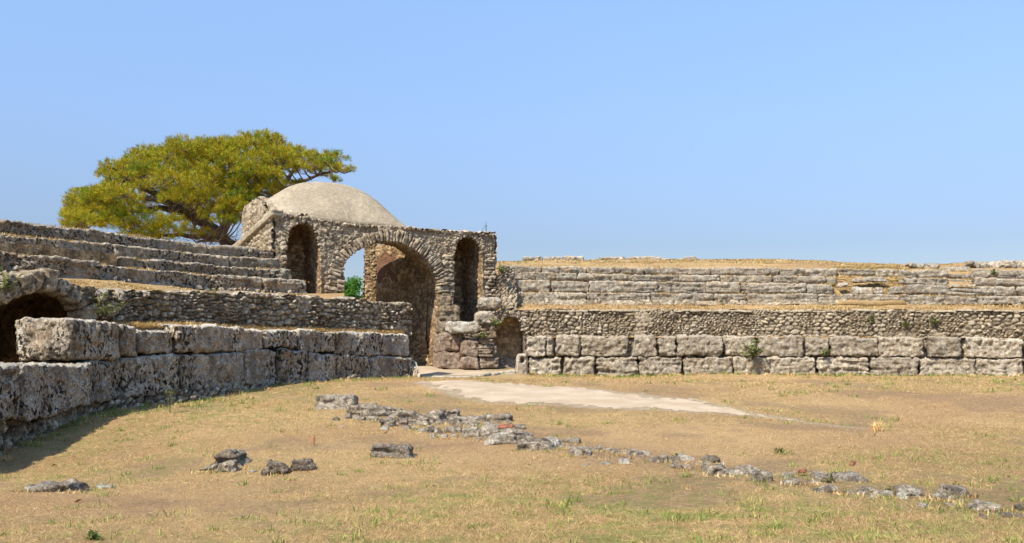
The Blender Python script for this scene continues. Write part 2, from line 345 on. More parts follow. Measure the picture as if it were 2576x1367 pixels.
fq = gridf(*XX.shape); keep = (pm.ravel()[fq] > 0).all(1); fq = fq[keep]; u_, inv = np.unique(fq, return_inverse=True)
o = mk('path', V[u_], inv.reshape(fq.shape), MAT['path'], None, (0, 0, 0)); o['kind'] = 'structure'

# ------------------------------------------------------------------ rubble surfaces
def rubble(G, kind='rubble', flatten=0., cw=.21, ch=.12, amp=.07, seed=0, brick=None, rough=.018, mask=None, bulge=.05):
    """displace a position grid (nu,nv,3) by rounded rubble stones; returns V, C"""
    n = gnorm(G); su = np.r_[0, np.cumsum(np.linalg.norm(np.diff(G[:, G.shape[1]//2], axis=0), axis=1))]
    sv = np.r_[0, np.cumsum(np.linalg.norm(np.diff(G[G.shape[0]//2], axis=0), axis=1))]
    U, Vv = np.meshgrid(su, sv, indexing='ij'); q = np.stack([U, Vv, U*0+seed], -1).reshape(-1, 3)
    wu = .09*vn(q*2.2, seed).reshape(U.shape); wv = .07*vn(q*1.7, seed+1).reshape(U.shape)
    size = 1+.25*vn(q*.5, seed+2).reshape(U.shape)*0
    g, cid = cells(U+wu, Vv+wv, cw, ch, seed); g2, cid2 = cells(U+wu, Vv+wv, cw*.55, ch*.6, seed+50); sel = sms(.02, .12, vn(q*1.6, seed+40).reshape(U.shape)); g = g*(1-sel)+g2*sel*.8; cid = np.where(sel > .5, cid2, cid)
    edge = sms(0.02, .32, g); f = fbm(G.reshape(-1, 3)*6, 4, seed).reshape(U.shape)
    flat = sms(.42-flatten, .66-flatten, fbm(q*.9, 3, seed+6).reshape(U.shape)*1.6)*(.75)      # patches still covered by mortar
    e2 = edge*(1-flat)+flat*.55
    h = amp*e2+(cid-.5)*amp*.75*edge*(1-flat)+rough*f*1.6+bulge*vn(q*1.1, seed+8).reshape(U.shape)
    C = np.zeros(U.shape+(3,)); C[..., 0] = cid*(1-flat)+.62*flat; C[..., 1] = (1-sms(.0, .20, g))*(1-flat*.7)
    if brick is not None:
        bm = brick(U, Vv, G); C[..., 2] = bm; hb = .03*sms(.0, .3, np.abs(((Vv/.09) % 1)-.5)*2-.2)
        h = h*(1-bm)+hb*bm; C[..., 0] = C[..., 0]*(1-bm)+.5*bm; C[..., 1] *= (1-bm)
    return (G+n*h[..., None]), C
def sheet(G, flip=False, mask=None, **k):
    V, C = rubble(G, **k); f = gridf(*G.shape[:2], flip=flip)
    if mask is not None: f = f[~mask.ravel()[f].any(1)]
    return V.reshape(-1, 3), f, C.reshape(-1, 3)
def ruled(A, B, res, m=None):           # grid between polylines A and B (same count)
    A = np.asarray(A, float); B = np.asarray(B, float)
    L = np.linalg.norm(np.diff(A, axis=0), axis=1).sum(); nu = m or max(3, int(L/res)+1)
    a = resample(A, nu); b = resample(B, nu); nv = max(3, int(np.linalg.norm(a-b, axis=1).max()/res)+1)
    t = np.linspace(0, 1, nv)[None, :, None]; return a[:, None]*(1-t)+b[:, None]*t
def itp(tab): t = np.array(tab, float); return lambda x: np.interp(x, t[:, 0], t[:, 1])

# ================================================================== LEFT STAND
lpD = itp([(-300, 14.5), (-100, 16.3), (40, 18.3), (260, 21.5), (500, 23.8), (700, 27.3), (1035, 32.1)])
lTop = [itp([(-300, 603), (0, 633), (281, 667), (536, 693), (773, 707)]), itp([(-300, 578), (0, 609), (281, 643), (536, 670), (735, 677), (773, 679)]),
        itp([(-300, 552), (0, 586), (281, 615), (536, 643), (707, 652), (773, 656)]), itp([(-300, 518), (0, 553), (281, 583), (536, 619), (690, 628), (773, 632)])]
lD = [itp([(-300, 21.6), (0, 23.6), (281, 25.6), (536, 29.4), (773, 31.1)]), itp([(-300, 22.2), (0, 24.2), (281, 27.0), (536, 30.4), (735, 31.9), (773, 32.1)]),
      itp([(-300, 23.2), (0, 25.3), (281, 28.1), (536, 31.3), (707, 32.7), (773, 33.2)]), itp([(-300, 24), (0, 26.0), (281, 28.8), (536, 32.2), (690, 33.5), (773, 34.1)])]
lBase = itp([(-300, 673), (0, 691), (281, 707), (536, 732), (773, 740), (870, 748)])
lwD = itp([(-300, 18.6), (-60, 20.2), (235, 22.4), (500, 25.5), (700, 28.6), (1030, 33)])       # rubble wall
lwT = itp([(-300, 700), (0, 715), (235, 727), (300, 735), (450, 735), (600, 740), (860, 752), (1030, 766)])
lwB = itp([(-300, 790), (235, 822), (600, 832), (1030, 846)])
def zt(yf, Df, x): return EYE+(HY-yf(x))*Df(x)/F
def perp(D, x, e=4):                    # horizontal unit vector pointing away from the arena at px x
    a = PZ(x-e, D(x-e), 0); b = PZ(x+e, D(x+e), 0); t = nrm(b-a); return np.array([-t[1], t[0], 0])
def row(name_parent, tops, Ds, zlow, segs, seed, mat, depth=.75, lmin=.8, lmax=2.0, jig=.03, r=.08, partname='stone_block', gapc=.06, res=None, **kw):
    rng = random.Random(seed)
    for (xa, xb) in segs:
        x = xa
        while x < xb-4:
            D = float(Ds(x)); Ln = rng.uniform(lmin, lmax); ta = PZ(x, Ds(x), 0); tb = PZ(x+10, Ds(x+10), 0); ppm = 10/np.linalg.norm(tb-ta)
            x2 = x+Ln*ppm
            if x2 > xb-.35*ppm: x2 = xb
            g = .006*ppm; dz = rng.uniform(-jig, jig); n = perp(Ds, (x+x2)/2); dn = rng.uniform(-.06, .05)
            def pt(xx, z): return PZ(xx, float(Ds(xx)), z)+n*dn
            za, zb = float(zt(tops, Ds, x))+dz, float(zt(tops, Ds, x2))+dz+rng.uniform(-.02, .02)
            bl, br, tr, tl = pt(x+g, zlow(x))+n*.07, pt(x2-g, zlow(x2))+n*.07, pt(x2-g, zb), pt(x+g, za)
            sd = rng.randrange(9999); rs = res or max(.03, D*.00115)
            V, Q = stone(bl, br, tr, tl, n*depth, rs, sd, r, **kw)
            mk(partname, V, Q, mat, name_parent)
            x = x2+(rng.uniform(.0, .05)*ppm if rng.random() < gapc else 0)

# bank of earth under the seats
def loft(prof, xs, name, mat, label=None, flip=False, seg=3, amp=.05, ends=True):
    """prof: list of functions x -> 3-D point"""
    rows = []
    for i in range(len(prof)):
        a = np.array([prof[i](x) for x in xs]); rows.append(a)
        if i < len(prof)-1:
            b = np.array([prof[i+1](x) for x in xs]); L = np.linalg.norm(a-b, axis=1).mean(); n = max(1, int(L/.3))
            for k in range(1, n): rows.append(a+(b-a)*k/n)
    G = np.stack(rows, 1); q = G.reshape(-1, 3)
    q = q+np.stack([0*q[:, 0], 0*q[:, 0], amp*fbm(q*1.1, 4, 77)], 1)
    C = np.zeros((len(q), 3)); C[:, 0] = np.clip(.25+.5*vn(q*.5, 5), 0, 1)
    o = mk(name, q, gridf(G.shape[0], G.shape[1], flip), mat, None, None, C); o['kind'] = 'structure'; return G
def tab3(xf, Df, zoff=0, nd=0):         # x -> point on a px/D table plus offset away from arena
    def f(x): p = P(x, xf(x), Df(x)); return p+perp(Df, x)*nd+np.array([0, 0, zoff])
    return f
lprof = [lambda x: P(x, lwT(x), lwD(x))+perp(lwD, x)*.12+np.array([0, 0, -1.1 if x > 240 else -.05]), tab3(lwT, lwD, -.04, .12), lambda x: P(x, lBase(x), lD[0](min(x, 773))+max(0, x-773)*.012)+np.array([0, 0, .0])]
ends = [773, 735, 707, 690]
def ztl(x, k):                          # height of the earth behind row k (rows end one after the other on the right)
    while k >= 0 and x > ends[k]-2: k -= 1
    return float(zt(lTop[k], lD[k], x))-.12 if k >= 0 else float(zt(lBase, lD[0], x))
for k in range(4):
    def upa(x, k=k): q_ = P(x, lTop[k](x), lD[k](x))+perp(lD[k], x)*.18; q_[2] = ztl(x, k-1) if k else float(zt(lBase, lD[0], x)); return q_
    def upb(x, k=k): q_ = P(x, lTop[k](x), lD[k](x))+perp(lD[k], x)*.3; q_[2] = ztl(x, k); return q_
    lprof += [upa, upb]
def upe(x): q_ = P(x, lTop[3](x), lD[3](x))+perp(lD[3], x)*1.0; q_[2] = ztl(x, 3)-.15; return q_
lprof += [upe, lambda x: P(x, lTop[3](x), lD[3](x))+perp(lD[3], x)*9+np.array([0, 0, -4.2])]
xsL = np.arange(-300, 776, 6)
bankL = loft(lprof, xsL, 'hill', MAT['ground'], flip=True)
# terrace stub in front of the gatehouse
xs2 = np.arange(770, 872, 6)
loft([lprof[0], lprof[1], lambda x: P(x, 744+(x-770)*.05, 33.5-(x-770)*.004), lambda x: P(x, 738, 36.5), lambda x: P(x, 736, 38)+np.array([0, 0, -3.])], xs2, 'hill', MAT['ground'], flip=True, amp=.03)

ordn = ['lowest', 'second', 'third', 'topmost']
for k in range(4):
    xm = 300; e = empty('seat_row', P(xm, lTop[k](xm), lD[k](xm))-np.array([0, 0, .45]), 'dark weathered stone seating row on the left stand, %s of its four rows' % ['lowest', 'second lowest', 'second highest', 'topmost'][k], 'seat row', 'stone seating rows of the left stand')
    low = (lambda x: float(zt(lTop[0], lD[0], x))-.46) if k == 0 else (lambda x, k=k: float(zt(lTop[k-1], lD[k-1], x))+.03)
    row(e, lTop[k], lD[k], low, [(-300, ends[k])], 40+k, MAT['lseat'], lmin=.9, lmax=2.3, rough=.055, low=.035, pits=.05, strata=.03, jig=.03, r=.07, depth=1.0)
# rubble footing under the lowest row
xx = np.arange(-300, 776, 8)
A = np.array([PZ(x, lD[0](x), float(zt(lTop[0], lD[0], x))-.36)+perp(lD[0], x)*.12 for x in xx]); B = np.array([P(x, lBase(x)+6, lD[0](x)) for x in xx])
V, f, C = sheet(ruled(B, A, .04), cw=.28, ch=.16, seed=3, amp=.1)
o = mk('rubble_footing', V, f, MAT['lrub'], None, None, C); meta(o, 'band of small rubble stones under the lowest seating row of the left stand', 'wall')

# rubble wall above the podium
e = empty('rubble_wall', P(640, 835, lwD(640)), 'dark rubble retaining wall with dry weeds above the left podium blocks', 'wall')
xx = np.arange(228, 1031, 8)
q = xx*0
A = np.array([P(x, lwB(x), lwD(x)) for x in xx]); B = np.array([P(x, lwT(x)+2*math.sin(x*.11)+2.5*math.sin(x*.047), lwD(x)+.06) for x in xx])
V, f, C = sheet(ruled(A, B, .03), flatten=-.3, cw=.24, ch=.16, seed=11, amp=.15, rough=.03)
mk('wall_face', V, f, MAT['lrub'], e, None, C)
Bt = np.array([b+perp(lwD, x)*.75+np.array([0, 0, .03]) for b, x in zip(B, xx)])
V, f, C = sheet(ruled(B-np.array([0, 0, .03]), Bt, .05), cw=.3, ch=.3, seed=12, amp=.04)
mk('wall_top', V, f, MAT['gate'], e, None, C)
Be = ruled([A[-1], B[-1]], [A[-1]+perp(lwD, 1030)*.8, Bt[-1]], .04)
V, f, C = sheet(Be, cw=.3, ch=.16, seed=14, amp=.08, flip=True); mk('wall_end', V, f, MAT['lrub'], e, None, C)
Bk = ruled(np.array([a+perp(lwD, x)*.75 for a, x in zip(A, xx)]), Bt, .12); V, f, C = sheet(Bk, flip=True, seed=15); mk('wall_back', V, f, MAT['lrub'], e, None, C)

# podium blocks (courses of large blocks)
ep = empty('podium_wall', P(600, 985, lpD(600)), 'arena wall of huge pitted blocks along the left side, black lichen spots and shaded face', 'wall')
def pblock(parent, Df, x0, x1, yt0, yt1, yb0, yb1, mat, seed, depth=.8, fwd=0., name='stone_block', **kw):
    n = perp(Df, (x0+x1)/2); g = (x1-x0)*.0+1
    def pt(x, y): return P(x, y, float(Df(x)))-n*fwd
    D = float(Df((x0+x1)/2)); kw.setdefault('r', .08)
    g = 28/D*1.6
    V, Q = stone(pt(x0+g, yb0-.9*g), pt(x1-g, yb1-.9*g), pt(x1-g, yt1+.3*g), pt(x0+g, yt0+.3*g), n*depth, max(.022, D*.00105), seed, **kw)
    return mk(name, V, Q, mat, parent)
b = pblock(ep, lpD, 160, 297, 801, 812, 911, 907, MAT['left'], 1, 1.3, .12, r=.12, rough=.07, low=.06, pits=.06, strata=.0); meta(b, 'long pale overhanging block with a rounded right end')
ub = [(298, 346, 820, 822, 898, 897), (346, 440, 826, 836, 893, 892), (440, 552, 817, 819, 889, 888), (552, 666, 822, 828, 888, 885), (666, 752, 831, 830, 874, 874), (752, 846, 832, 834, 886, 888), (846, 958, 834, 838, 893, 896), (959, 1036, 839, 841, 898, 898)]
for i, t in enumerate(ub): pblock(ep, lpD, *t, MAT['left'], 20+i, .9, random.Random(i).uniform(-.06, .06), r=.07, rough=.07, low=.045, pits=.05, strata=.012)
lb = [(-300, -170, 930, 925, 1120, 1085), (-170, -2, 925, 920, 1085, 1058), (-2, 182, 920, 916, 1058, 1026), (183, 263, 912, 908, 1026, 1012), (264, 300, 906, 903, 1010, 1004), (300, 452, 900, 895, 1004, 992), (453, 612, 893, 889, 994, 976), (613, 696, 878, 879, 972, 968), (697, 772, 877, 880, 966, 963), (773, 846, 888, 892, 962, 958), (846, 930, 894, 897, 957, 956), (931, 1041, 899, 900, 955, 953)]
for i, t in enumerate(lb): pblock(ep, lpD, *t, MAT['left'], 60+i, 1.3, .42 if t[1] < 190 else .2 if t[1] < 270 else .06, r=.08, rough=.075, low=.05, pits=.06, strata=.012)
V, Q = stone(P(1038, 961, 31.9), P(1061, 960, 31.6), P(1047, 908, 32.3), P(1036, 902, 32.4), np.array([-.2, .55, 0]), .035, 5, .08); mk('leaning_slab', V, Q, MAT['left'], ep)
# rubble footing of the podium at the near left
xx = np.arange(-300, 1040, 8)
fy = itp([(-300, 1090), (0, 1050), (182, 1020), (263, 1004), (450, 985), (612, 970), (1040, 950)]); fb = itp([(-300, 1300), (0, 1180), (182, 1110), (263, 1066), (450, 1022), (612, 996), (850, 972), (1040, 962)])
A = np.array([P(x, fb(x), lpD(x))-perp(lpD, x)*(.32 if x < 190 else .2) for x in xx]); B = np.array([P(x, fy(x), lpD(x))+perp(lpD, x)*.1 for x in xx])
V, f, C = sheet(ruled(A, B, .03), cw=.3, ch=.2, seed=21, amp=.17, rough=.05, bulge=.08)
mk('rubble_footing', V, f, MAT['lrub'], ep, None, C)
# ledge fill between podium and rubble wall
G_ = loft([lambda x: P(x, lTop[0](x)*0+np.interp(x, [-300, 33, 300, 450, 700, 1035], [800, 815, 826, 826, 838, 846]), lpD(x))+perp(lpD, x)*.35+np.array([0, 0, -.35]),
      lambda x: P(x, np.interp(x, [-300, 33, 300, 450, 700, 1035], [800, 815, 822, 822, 833, 841]), lpD(x))+perp(lpD, x)*.45+np.array([0, 0, .0]),
      lambda x: P(x, lwB(x)-9, lwD(x))+perp(lwD, x)*.2], np.arange(215, 1032, 6), 'ledge', MAT['ground'], flip=True, amp=.06)
ledgeL = G_

# ================================================================== panel with openings in a vertical plane
class Plane:
    def __init__(s, pa, Da, pb, Db):
        s.o = PZ(pa, Da, 0); b = PZ(pb, Db, 0); s.L = np.linalg.norm(b-s.o); s.d = (b-s.o)/s.L
        s.n = np.array([s.d[1], -s.d[0], 0])                        # towards the arena
    def uz(s, px, py):
        k = (px-CX)/F; Y = (s.o[0]*s.d[1]-s.o[1]*s.d[0])/(k*s.d[1]-s.d[0]); p = PZ(px, Y, EYE+(HY-py)/F*Y)
        return np.array([(p-s.o)@s.d, p[2]])
    def pt(s, u, z, out=0): return s.o+np.multiply.outer(u, s.d)+np.multiply.outer(z, np.array([0, 0, 1.]))+s.n*out
    def poly(s, pts): return np.array([s.uz(*p) for p in pts])
def panel(pl, outer, holes, res, seed, mat, parent, name, extra=(), **k):
    o = pl.poly(outer) if not isinstance(outer, np.ndarray) else outer
    us = np.arange(o[:, 0].min()-.1, o[:, 0].max()+.1, res); zs = np.arange(o[:, 1].min()-.05, o[:, 1].max()+.1, res)
    U, Z = np.meshgrid(us, zs, indexing='ij'); G = pl.pt(U, Z)
    q = np.stack([U*6, Z*6, U*0+seed], -1).reshape(-1, 3); wob = .05*np.stack([vn(q, 1), vn(q, 2)], 1).reshape(U.shape+(2,))
    mask = ~pip(U+wob[..., 0], Z+wob[..., 1], o)
    for h in holes: mask |= pip(U, Z, h)
    V, f, C = sheet(G, seed=seed, mask=mask, flip=False, **k)
    u_, inv = np.unique(f, return_inverse=True)
    return mk(name, V[u_], inv.reshape(f.shape), mat, parent, None, C[u_])
def sweep(pl, path_uz, axis, depth, res, seed, mat, parent, name, flip=False, start=.06, **k):   # lining of an opening
    p = resample(path_uz, max(6, int(np.linalg.norm(np.diff(path_uz, axis=0), axis=1).sum()/res)))
    a = pl.pt(p[:, 0], p[:, 1])-nrm(axis)*start; b = a+nrm(axis)*(depth+start)
    n = max(3, int(depth/res)); t = np.linspace(0, 1, n)[None, :, None]
    V, f, C = sheet(a[:, None]*(1-t)+b[:, None]*t, flip=flip, seed=seed, **k); return mk(name, V, f, mat, parent, None, C)
def voussoirs(pl, path_uz, h, wd, out, deep, seed, mat, parent, name, res=.035, each=False, inw=.04, **k):
    """stones set radially along an arch line"""
    p = np.asarray(path_uz); L = np.linalg.norm(np.diff(p, axis=0), axis=1).sum(); n = max(3, int(L/wd)); rng = random.Random(seed)
    s = np.linspace(0, 1, n+1); s[1:-1] += np.array([rng.uniform(-.25, .25)/n for _ in range(n-1)])
    d = np.r_[0, np.cumsum(np.linalg.norm(np.diff(p, axis=0), axis=1))]/L
    q = np.stack([np.interp(s, d, p[:, 0]), np.interp(s, d, p[:, 1])], 1); t = nrm(np.gradient(resample(p, 60), axis=0)); ts = np.linspace(0, 1, 60)
    T = nrm(np.stack([np.interp(s, ts, t[:, 0]), np.interp(s, ts, t[:, 1])], 1)); N = np.stack([-T[:, 1], T[:, 0]], 1)   # left of travel = outward
    acc = Acc(); kw = dict(r=.06, rough=.05, low=.03, strata=.0, pits=.05); kw.update(k)
    for i in range(n):
        hh = h*rng.uniform(.8, 1.15); a, b = q[i], q[i+1]; g = T[i]*.012
        c = [a+g-N[i]*inw, b-g-N[i+1]*inw, b-g+N[i+1]*hh, a+g+N[i]*hh]
        c3 = [pl.pt(x[0], x[1], out*rng.uniform(.6, 1.2)) for x in c]
        V, Q = stone(c3[0], c3[1], c3[2], c3[3], -pl.n*deep, res, seed*50+i, **kw)
        if np.cross(c3[1]-c3[0], c3[3]-c3[0])@pl.n < 0: Q = Q[:, ::-1]
        acc.add(V, Q, np.tile(np.array([[.25+.6*rng.random(), 0, 0]]), (len(V), 1)))
    return acc.out(name, mat, parent)

# ---- left vaulted opening
e = empty('vaulted_opening', P(100, 830, 21), 'dark arched opening with knobbly voussoirs at the left edge behind the overhanging block', 'arch')
PL = Plane(-75, 19.9, 236, 22.4)
arc = [(-22, 912), (-22, 800), (-8, 770), (18, 748), (52, 734), (90, 727), (128, 731), (160, 746), (184, 768), (198, 792), (204, 815), (206, 912)]
hole = PL.poly(arc)
outer = [(-260, 960), (-260, 690), (-80, 704), (0, 706), (60, 700), (110, 700), (160, 708), (236, 726), (236, 920)]
panel(PL, outer, [hole], .035, 31, MAT['lrub'], e, 'wall_face', cw=.3, ch=.2, amp=.12)
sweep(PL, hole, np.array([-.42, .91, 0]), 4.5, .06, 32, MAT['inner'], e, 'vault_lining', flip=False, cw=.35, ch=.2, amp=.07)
voussoirs(PL, PL.poly(arc[2:-1][::-1])[::-1][::1] if False else PL.poly(arc[2:11]), .40, .25, .26, .6, 33, MAT['lrub'], e, 'arch_ring', rough=.05, low=.02, pits=.02, r=.08)
bk = PL.pt(hole[:, 0], hole[:, 1]); ax = nrm(np.array([-.42, .91, 0])); c0 = bk.mean(0)+ax*4.4
us = np.linspace(-2.2, 2.2, 30); U, Z = np.meshgrid(us, np.linspace(-.4, 4.4, 30), indexing='ij')
Gb = c0*np.array([1, 1, 0])+np.multiply.outer(U, PL.d)+np.multiply.outer(Z, np.array([0, 0, 1.])); V, f, C = sheet(Gb, seed=3); mk('back_wall', V, f, MAT['inner'], e, None, C)
# chunky stones from the arch down to the ledge
for i, (x0, y0, x1, y1) in enumerate([(196, 770, 228, 792), (206, 790, 250, 815), (240, 730, 285, 762), (286, 738, 318, 765), (250, 765, 300, 800), (200, 742, 232, 770), (352, 727, 380, 745)]):
    D = float(lwD(x0))-.25; V, Q = stone(P(x0, y1, D), P(x1, y1, D+.2), P(x1-3, y0, D+.3), P(x0+3, y0, D+.15), np.array([-.35, .45, 0]), .03, 90+i, .16, rough=.09, low=.06); mk('rubble_stone', V, Q, MAT['left'], e)

# ================================================================== GATEHOUSE
g = empty('gatehouse', P(960, 905, 37.4), 'ruined rubble gatehouse with a tall arched passage, two arched niches and a plastered dome', 'building')
PG = Plane(690, 35.3, 1245, 39.3)
AX = nrm(np.array([-.56, .83, 0])); INW = -PG.n
archpx = [(846, 960), (846, 742), (850, 712), (856, 680), (865, 662), (877, 645), (900, 629), (920, 619), (949, 609), (981, 607), (1006, 612), (1031, 622), (1053, 638), (1072, 654), (1086, 672), (1097, 692), (1103, 712), (1107, 745), (1108, 960)]
arch = PG.poly(archpx)
n1px = [(720, 790), (720, 625), (722, 600), (730, 578), (744, 564), (760, 559), (778, 563), (792, 576), (800, 596), (803, 620), (806, 790)]
n2px = [(1146, 812), (1143, 780), (1141, 645), (1144, 622), (1153, 604), (1166, 595), (1180, 594), (1195, 602), (1205, 618), (1210, 640), (1213, 812)]
N1 = PG.poly(n1px); N2 = PG.poly(n2px)
outer = [(689, 800), (690, 541), (700, 538), (730, 541), (760, 545), (800, 551), (850, 561), (900, 566), (960, 566), (1035, 573), (1100, 579), (1160, 582), (1200, 585), (1238, 590), (1246, 596), (1245, 625), (1249, 650), (1246, 690), (1250, 730), (1250, 960), (689, 960)]
panel(PG, outer, [arch, N1, N2], .033, 41, MAT['gate'], g, 'facade_wall', cw=.19, ch=.10, amp=.045, rough=.03, flatten=.42, bulge=.07,
      brick=lambda U, V, G_: np.clip(sms(.14, .06, np.hypot((U-3.0)/1.3, (V-2.65))), 0, 1)*0)
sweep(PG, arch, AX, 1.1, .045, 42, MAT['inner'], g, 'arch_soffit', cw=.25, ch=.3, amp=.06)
voussoirs(PG, PG.poly([(846, 742), (850, 712), (856, 680), (865, 662), (877, 645), (900, 629), (920, 619), (949, 609), (981, 607), (1006, 612), (1031, 622), (1053, 638), (1072, 654), (1086, 672), (1097, 692), (1103, 712), (1106, 738)])[::1], .43, .13, .17, .55, 43, MAT['gate'], g, 'arch_ring', inw=.03, rough=.045, low=.02, r=.03, pits=.02)
for nm, NN, NP, sd in (('niche', N1, n1px, 44), ('niche', N2, n2px, 46)):
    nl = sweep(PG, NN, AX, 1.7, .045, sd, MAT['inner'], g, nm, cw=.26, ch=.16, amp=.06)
    c = PG.pt(NN[:, 0], NN[:, 1])+AX*1.6; lo, hi = NN.min(0), NN.max(0)
    U, Z = np.meshgrid(np.arange(lo[0]-.1, hi[0]+.1, .06), np.arange(lo[1], hi[1]+.1, .06), indexing='ij')
    V, f, C = sheet(PG.pt(U, Z)+AX*1.6, seed=sd+1, cw=.5, ch=.3); mk('niche_back', V, f, MAT['inner'], nl, None, C)
    voussoirs(PG, NN[2:-1], .24, .12, .07, .4, sd+2, MAT['gate'], g, 'niche_arch', r=.04, rough=.05, low=.02)
# quoin stones down the right corner, left jamb
for xq, ya, yb, wq, sd in ((1231, 640, 800, 24, 1), (855, 660, 745, -20, 2), (1126, 640, 790, 26, 3), (712, 600, 690, -15, 4)):
    acc = Acc(); y = ya; rng = random.Random(sd)
    while y < yb:
        hq = rng.uniform(7, 13); ww = abs(wq)*rng.uniform(.8, 1.2); x0 = xq-ww/2+rng.uniform(-2, 2); x1 = x0+ww
        a, b, c_, d_ = [PG.uz(*v) for v in ((x0, y+hq-.6), (x1, y+hq-.6), (x1, y), (x0, y))]
        V, Q = stone(*[PG.pt(v[0], v[1], .14*rng.uniform(.7, 1.2)) for v in (a, b, c_, d_)], -PG.n*.4, .035, sd*99+int(y), .06, rough=.06, low=.03, strata=.0)
        acc.add(V, Q, np.tile([[rng.random(), 0, 0]], (len(V), 1))); y += hq
    acc.out('quoin_stones', MAT['gate'], g)
# chamber right wall, with a patch of thin bricks
jr = PG.uz(1108, 900); p0 = PG.pt(jr[0]+.0, 0)+AX*1.0
def line(a, b, z0, z1): return ruled([np.r_[a[:2], z0], np.r_[b[:2], z0]], [np.r_[a[:2], z1], np.r_[b[:2], z1]], .04)
p1 = PG.pt(jr[0], 0)+AX*5.5
Gw = line(p1, p0, .6, 6.4)
V, f, C = sheet(Gw, seed=51, cw=.5, ch=.26, amp=.05, bulge=.07, brick=lambda U, V, G_: sms(.45, .6, sms(2.0, 1.2, U+.3*np.sin(V*7))*sms(4.2, 4.5, V+.25*np.sin(U*5))*sms(5.5, 5.2, V+.1*np.sin(U*6))))
mk('passage_wall', V, f, MAT['inner'], g, None, C)
V, f, C = sheet(line(p1-AX*.0+PG.d*.0, p1+PG.d*2.2, .6, 6.35), seed=52, flip=True); mk('rear_wall', V, f, MAT['gate'], g, None, C)
# left chamber wall, side wall, buttress
jl = PG.uz(846, 900); q0 = PG.pt(jl[0]-.05, 0)+AX*1.0; q1 = PG.pt(jl[0]-.05, 0)+AX*5.0
V, f, C = sheet(line(q0, q1, .6, 6.6), seed=53, flip=False); mk('passage_wall', V, f, MAT['inner'], g, None, C)
c0 = PG.pt(.02, 0); c1 = c0+INW*5.4
A = resample([np.r_[c1[:2], 3.0], np.r_[c0[:2], 3.0]], 60); zz = np.interp(np.linspace(0, 1, 60), [0, .12, .5, .72, .86, 1], [7.35, 7.62, 7.62, 7.35, 6.95, 6.62])
B = A.copy(); B[:, 2] = zz
V, f, C = sheet(ruled(A, B, .045), seed=54, cw=.22, ch=.15, amp=.10, rough=.035, flatten=.1); mk('side_wall', V, f, MAT['gate'], g, None, C)
Bt = B+np.array(PG.d)*1.2+np.array([0, 0, .05]); V, f, C = sheet(ruled(B-np.array([0, 0, .04]), Bt, .06), seed=55, cw=.25, ch=.25, amp=.09); mk('wall_top', V, f, MAT['gate'], g, None, C)
V, f, C = sheet(line(c1, c1+PG.d*1.6, 2.5, 7.3), seed=57, flip=True); mk('rear_wall', V, f, MAT['gate'], g, None, C)
# sloping buttress at the left corner
b0 = PG.pt(-.02, 0, .03); b1 = PZ(583, 37.6, 0); nb = nrm(np.array([-(b0-b1)[1], (b0-b1)[0], 0]))
A = np.array([np.r_[b1[:2], 3.2], np.r_[b0[:2], 3.2]]); B = np.array([np.r_[b1[:2], 5.6], np.r_[b0[:2], EYE+(HY-536)*35.35/F]])
Gq = ruled(A, B, .04); V, f, C = sheet(Gq, seed=56, cw=.22, ch=.17, amp=.09, rough=.03); bt = mk('buttress', V, f, MAT['gate'], g, None, C)
Gq2 = ruled(B, B+nb*.45, .05)
V, f, C = sheet(Gq2+np.array([0, 0, .0]), seed=58, cw=.4, ch=.4, amp=.04); mk('buttress_coping', V, f, MAT['dome'], bt, None, C)
acc = Acc()
for t in np.arange(0, 1, .08):
    a = B[0]*(1-t)+B[1]*t; b = B[0]*(1-t-.085)+B[1]*(t+.085); V, Q = stone(a-np.array([0, 0, .2])-nb*.17, b-np.array([0, 0, .2])-nb*.17, b-nb*.17+[0, 0, .06], a-nb*.17+[0, 0, .06], nb*.5, .04, int(t*1000), .05, rough=.03, low=.01, pits=.0); acc.add(V, Q)
acc.out('coping_edge', MAT['dome'], bt)
# back face of buttress
V, f, C = sheet(ruled(A+nb*.45, B+nb*.45, .15), seed=59, flip=True); mk('back_face', V, f, MAT['gate'], bt, None, C)
# dome
u0, u1 = -.25, 5.55; nu, nw = 110, 80
a_ = np.linspace(-1, 1, nu); b_ = np.linspace(-1, 1, nw); AA, BB = np.meshgrid(a_, b_, indexing='ij')
um = (u0+u1)/2+.0; WW = 2.86+BB*2.84; ul = u0+.2+.45*(BB+1)/2; ur = u1-.9*(BB+1)/2; UU = ul+(AA+1)/2*(ur-ul)
zfront = np.interp(UU, [u0, 0, 1.0, 2.5, 4.0, 5.6], [6.72, 6.66, 6.60, 6.50, 6.45, 6.40])
lift = .72*sms(.5, -1.1, AA)*sms(-1.0, -.3, BB)
Ap = np.where(AA < .28, (AA-.28)/1.28, (AA-.28)/.72); prof = (1-np.abs(Ap)**np.where(Ap < 0, 2.0, 2.1))*(1-np.abs(np.clip(BB, -1, 1))**2.3)**.8
ZZ = zfront+lift+1.84*prof-.55*sms(.2, 1, BB)*(1-np.abs(AA))*0
base = PG.pt(UU, ZZ)+np.multiply.outer(WW, INW)
n = gnorm(base); q = base.reshape(-1, 3); h = .05*fbm(q*1.2, 4, 5)+.012*fbm(q*9, 3, 6); base = base+n*h.reshape(UU.shape)[..., None]
dm = mk('dome', base.reshape(-1, 3), gridf(nu, nw), MAT['dome'], g)
so = dm.modifiers.new('shell', 'SOLIDIFY'); so.thickness = .12; so.offset = -1
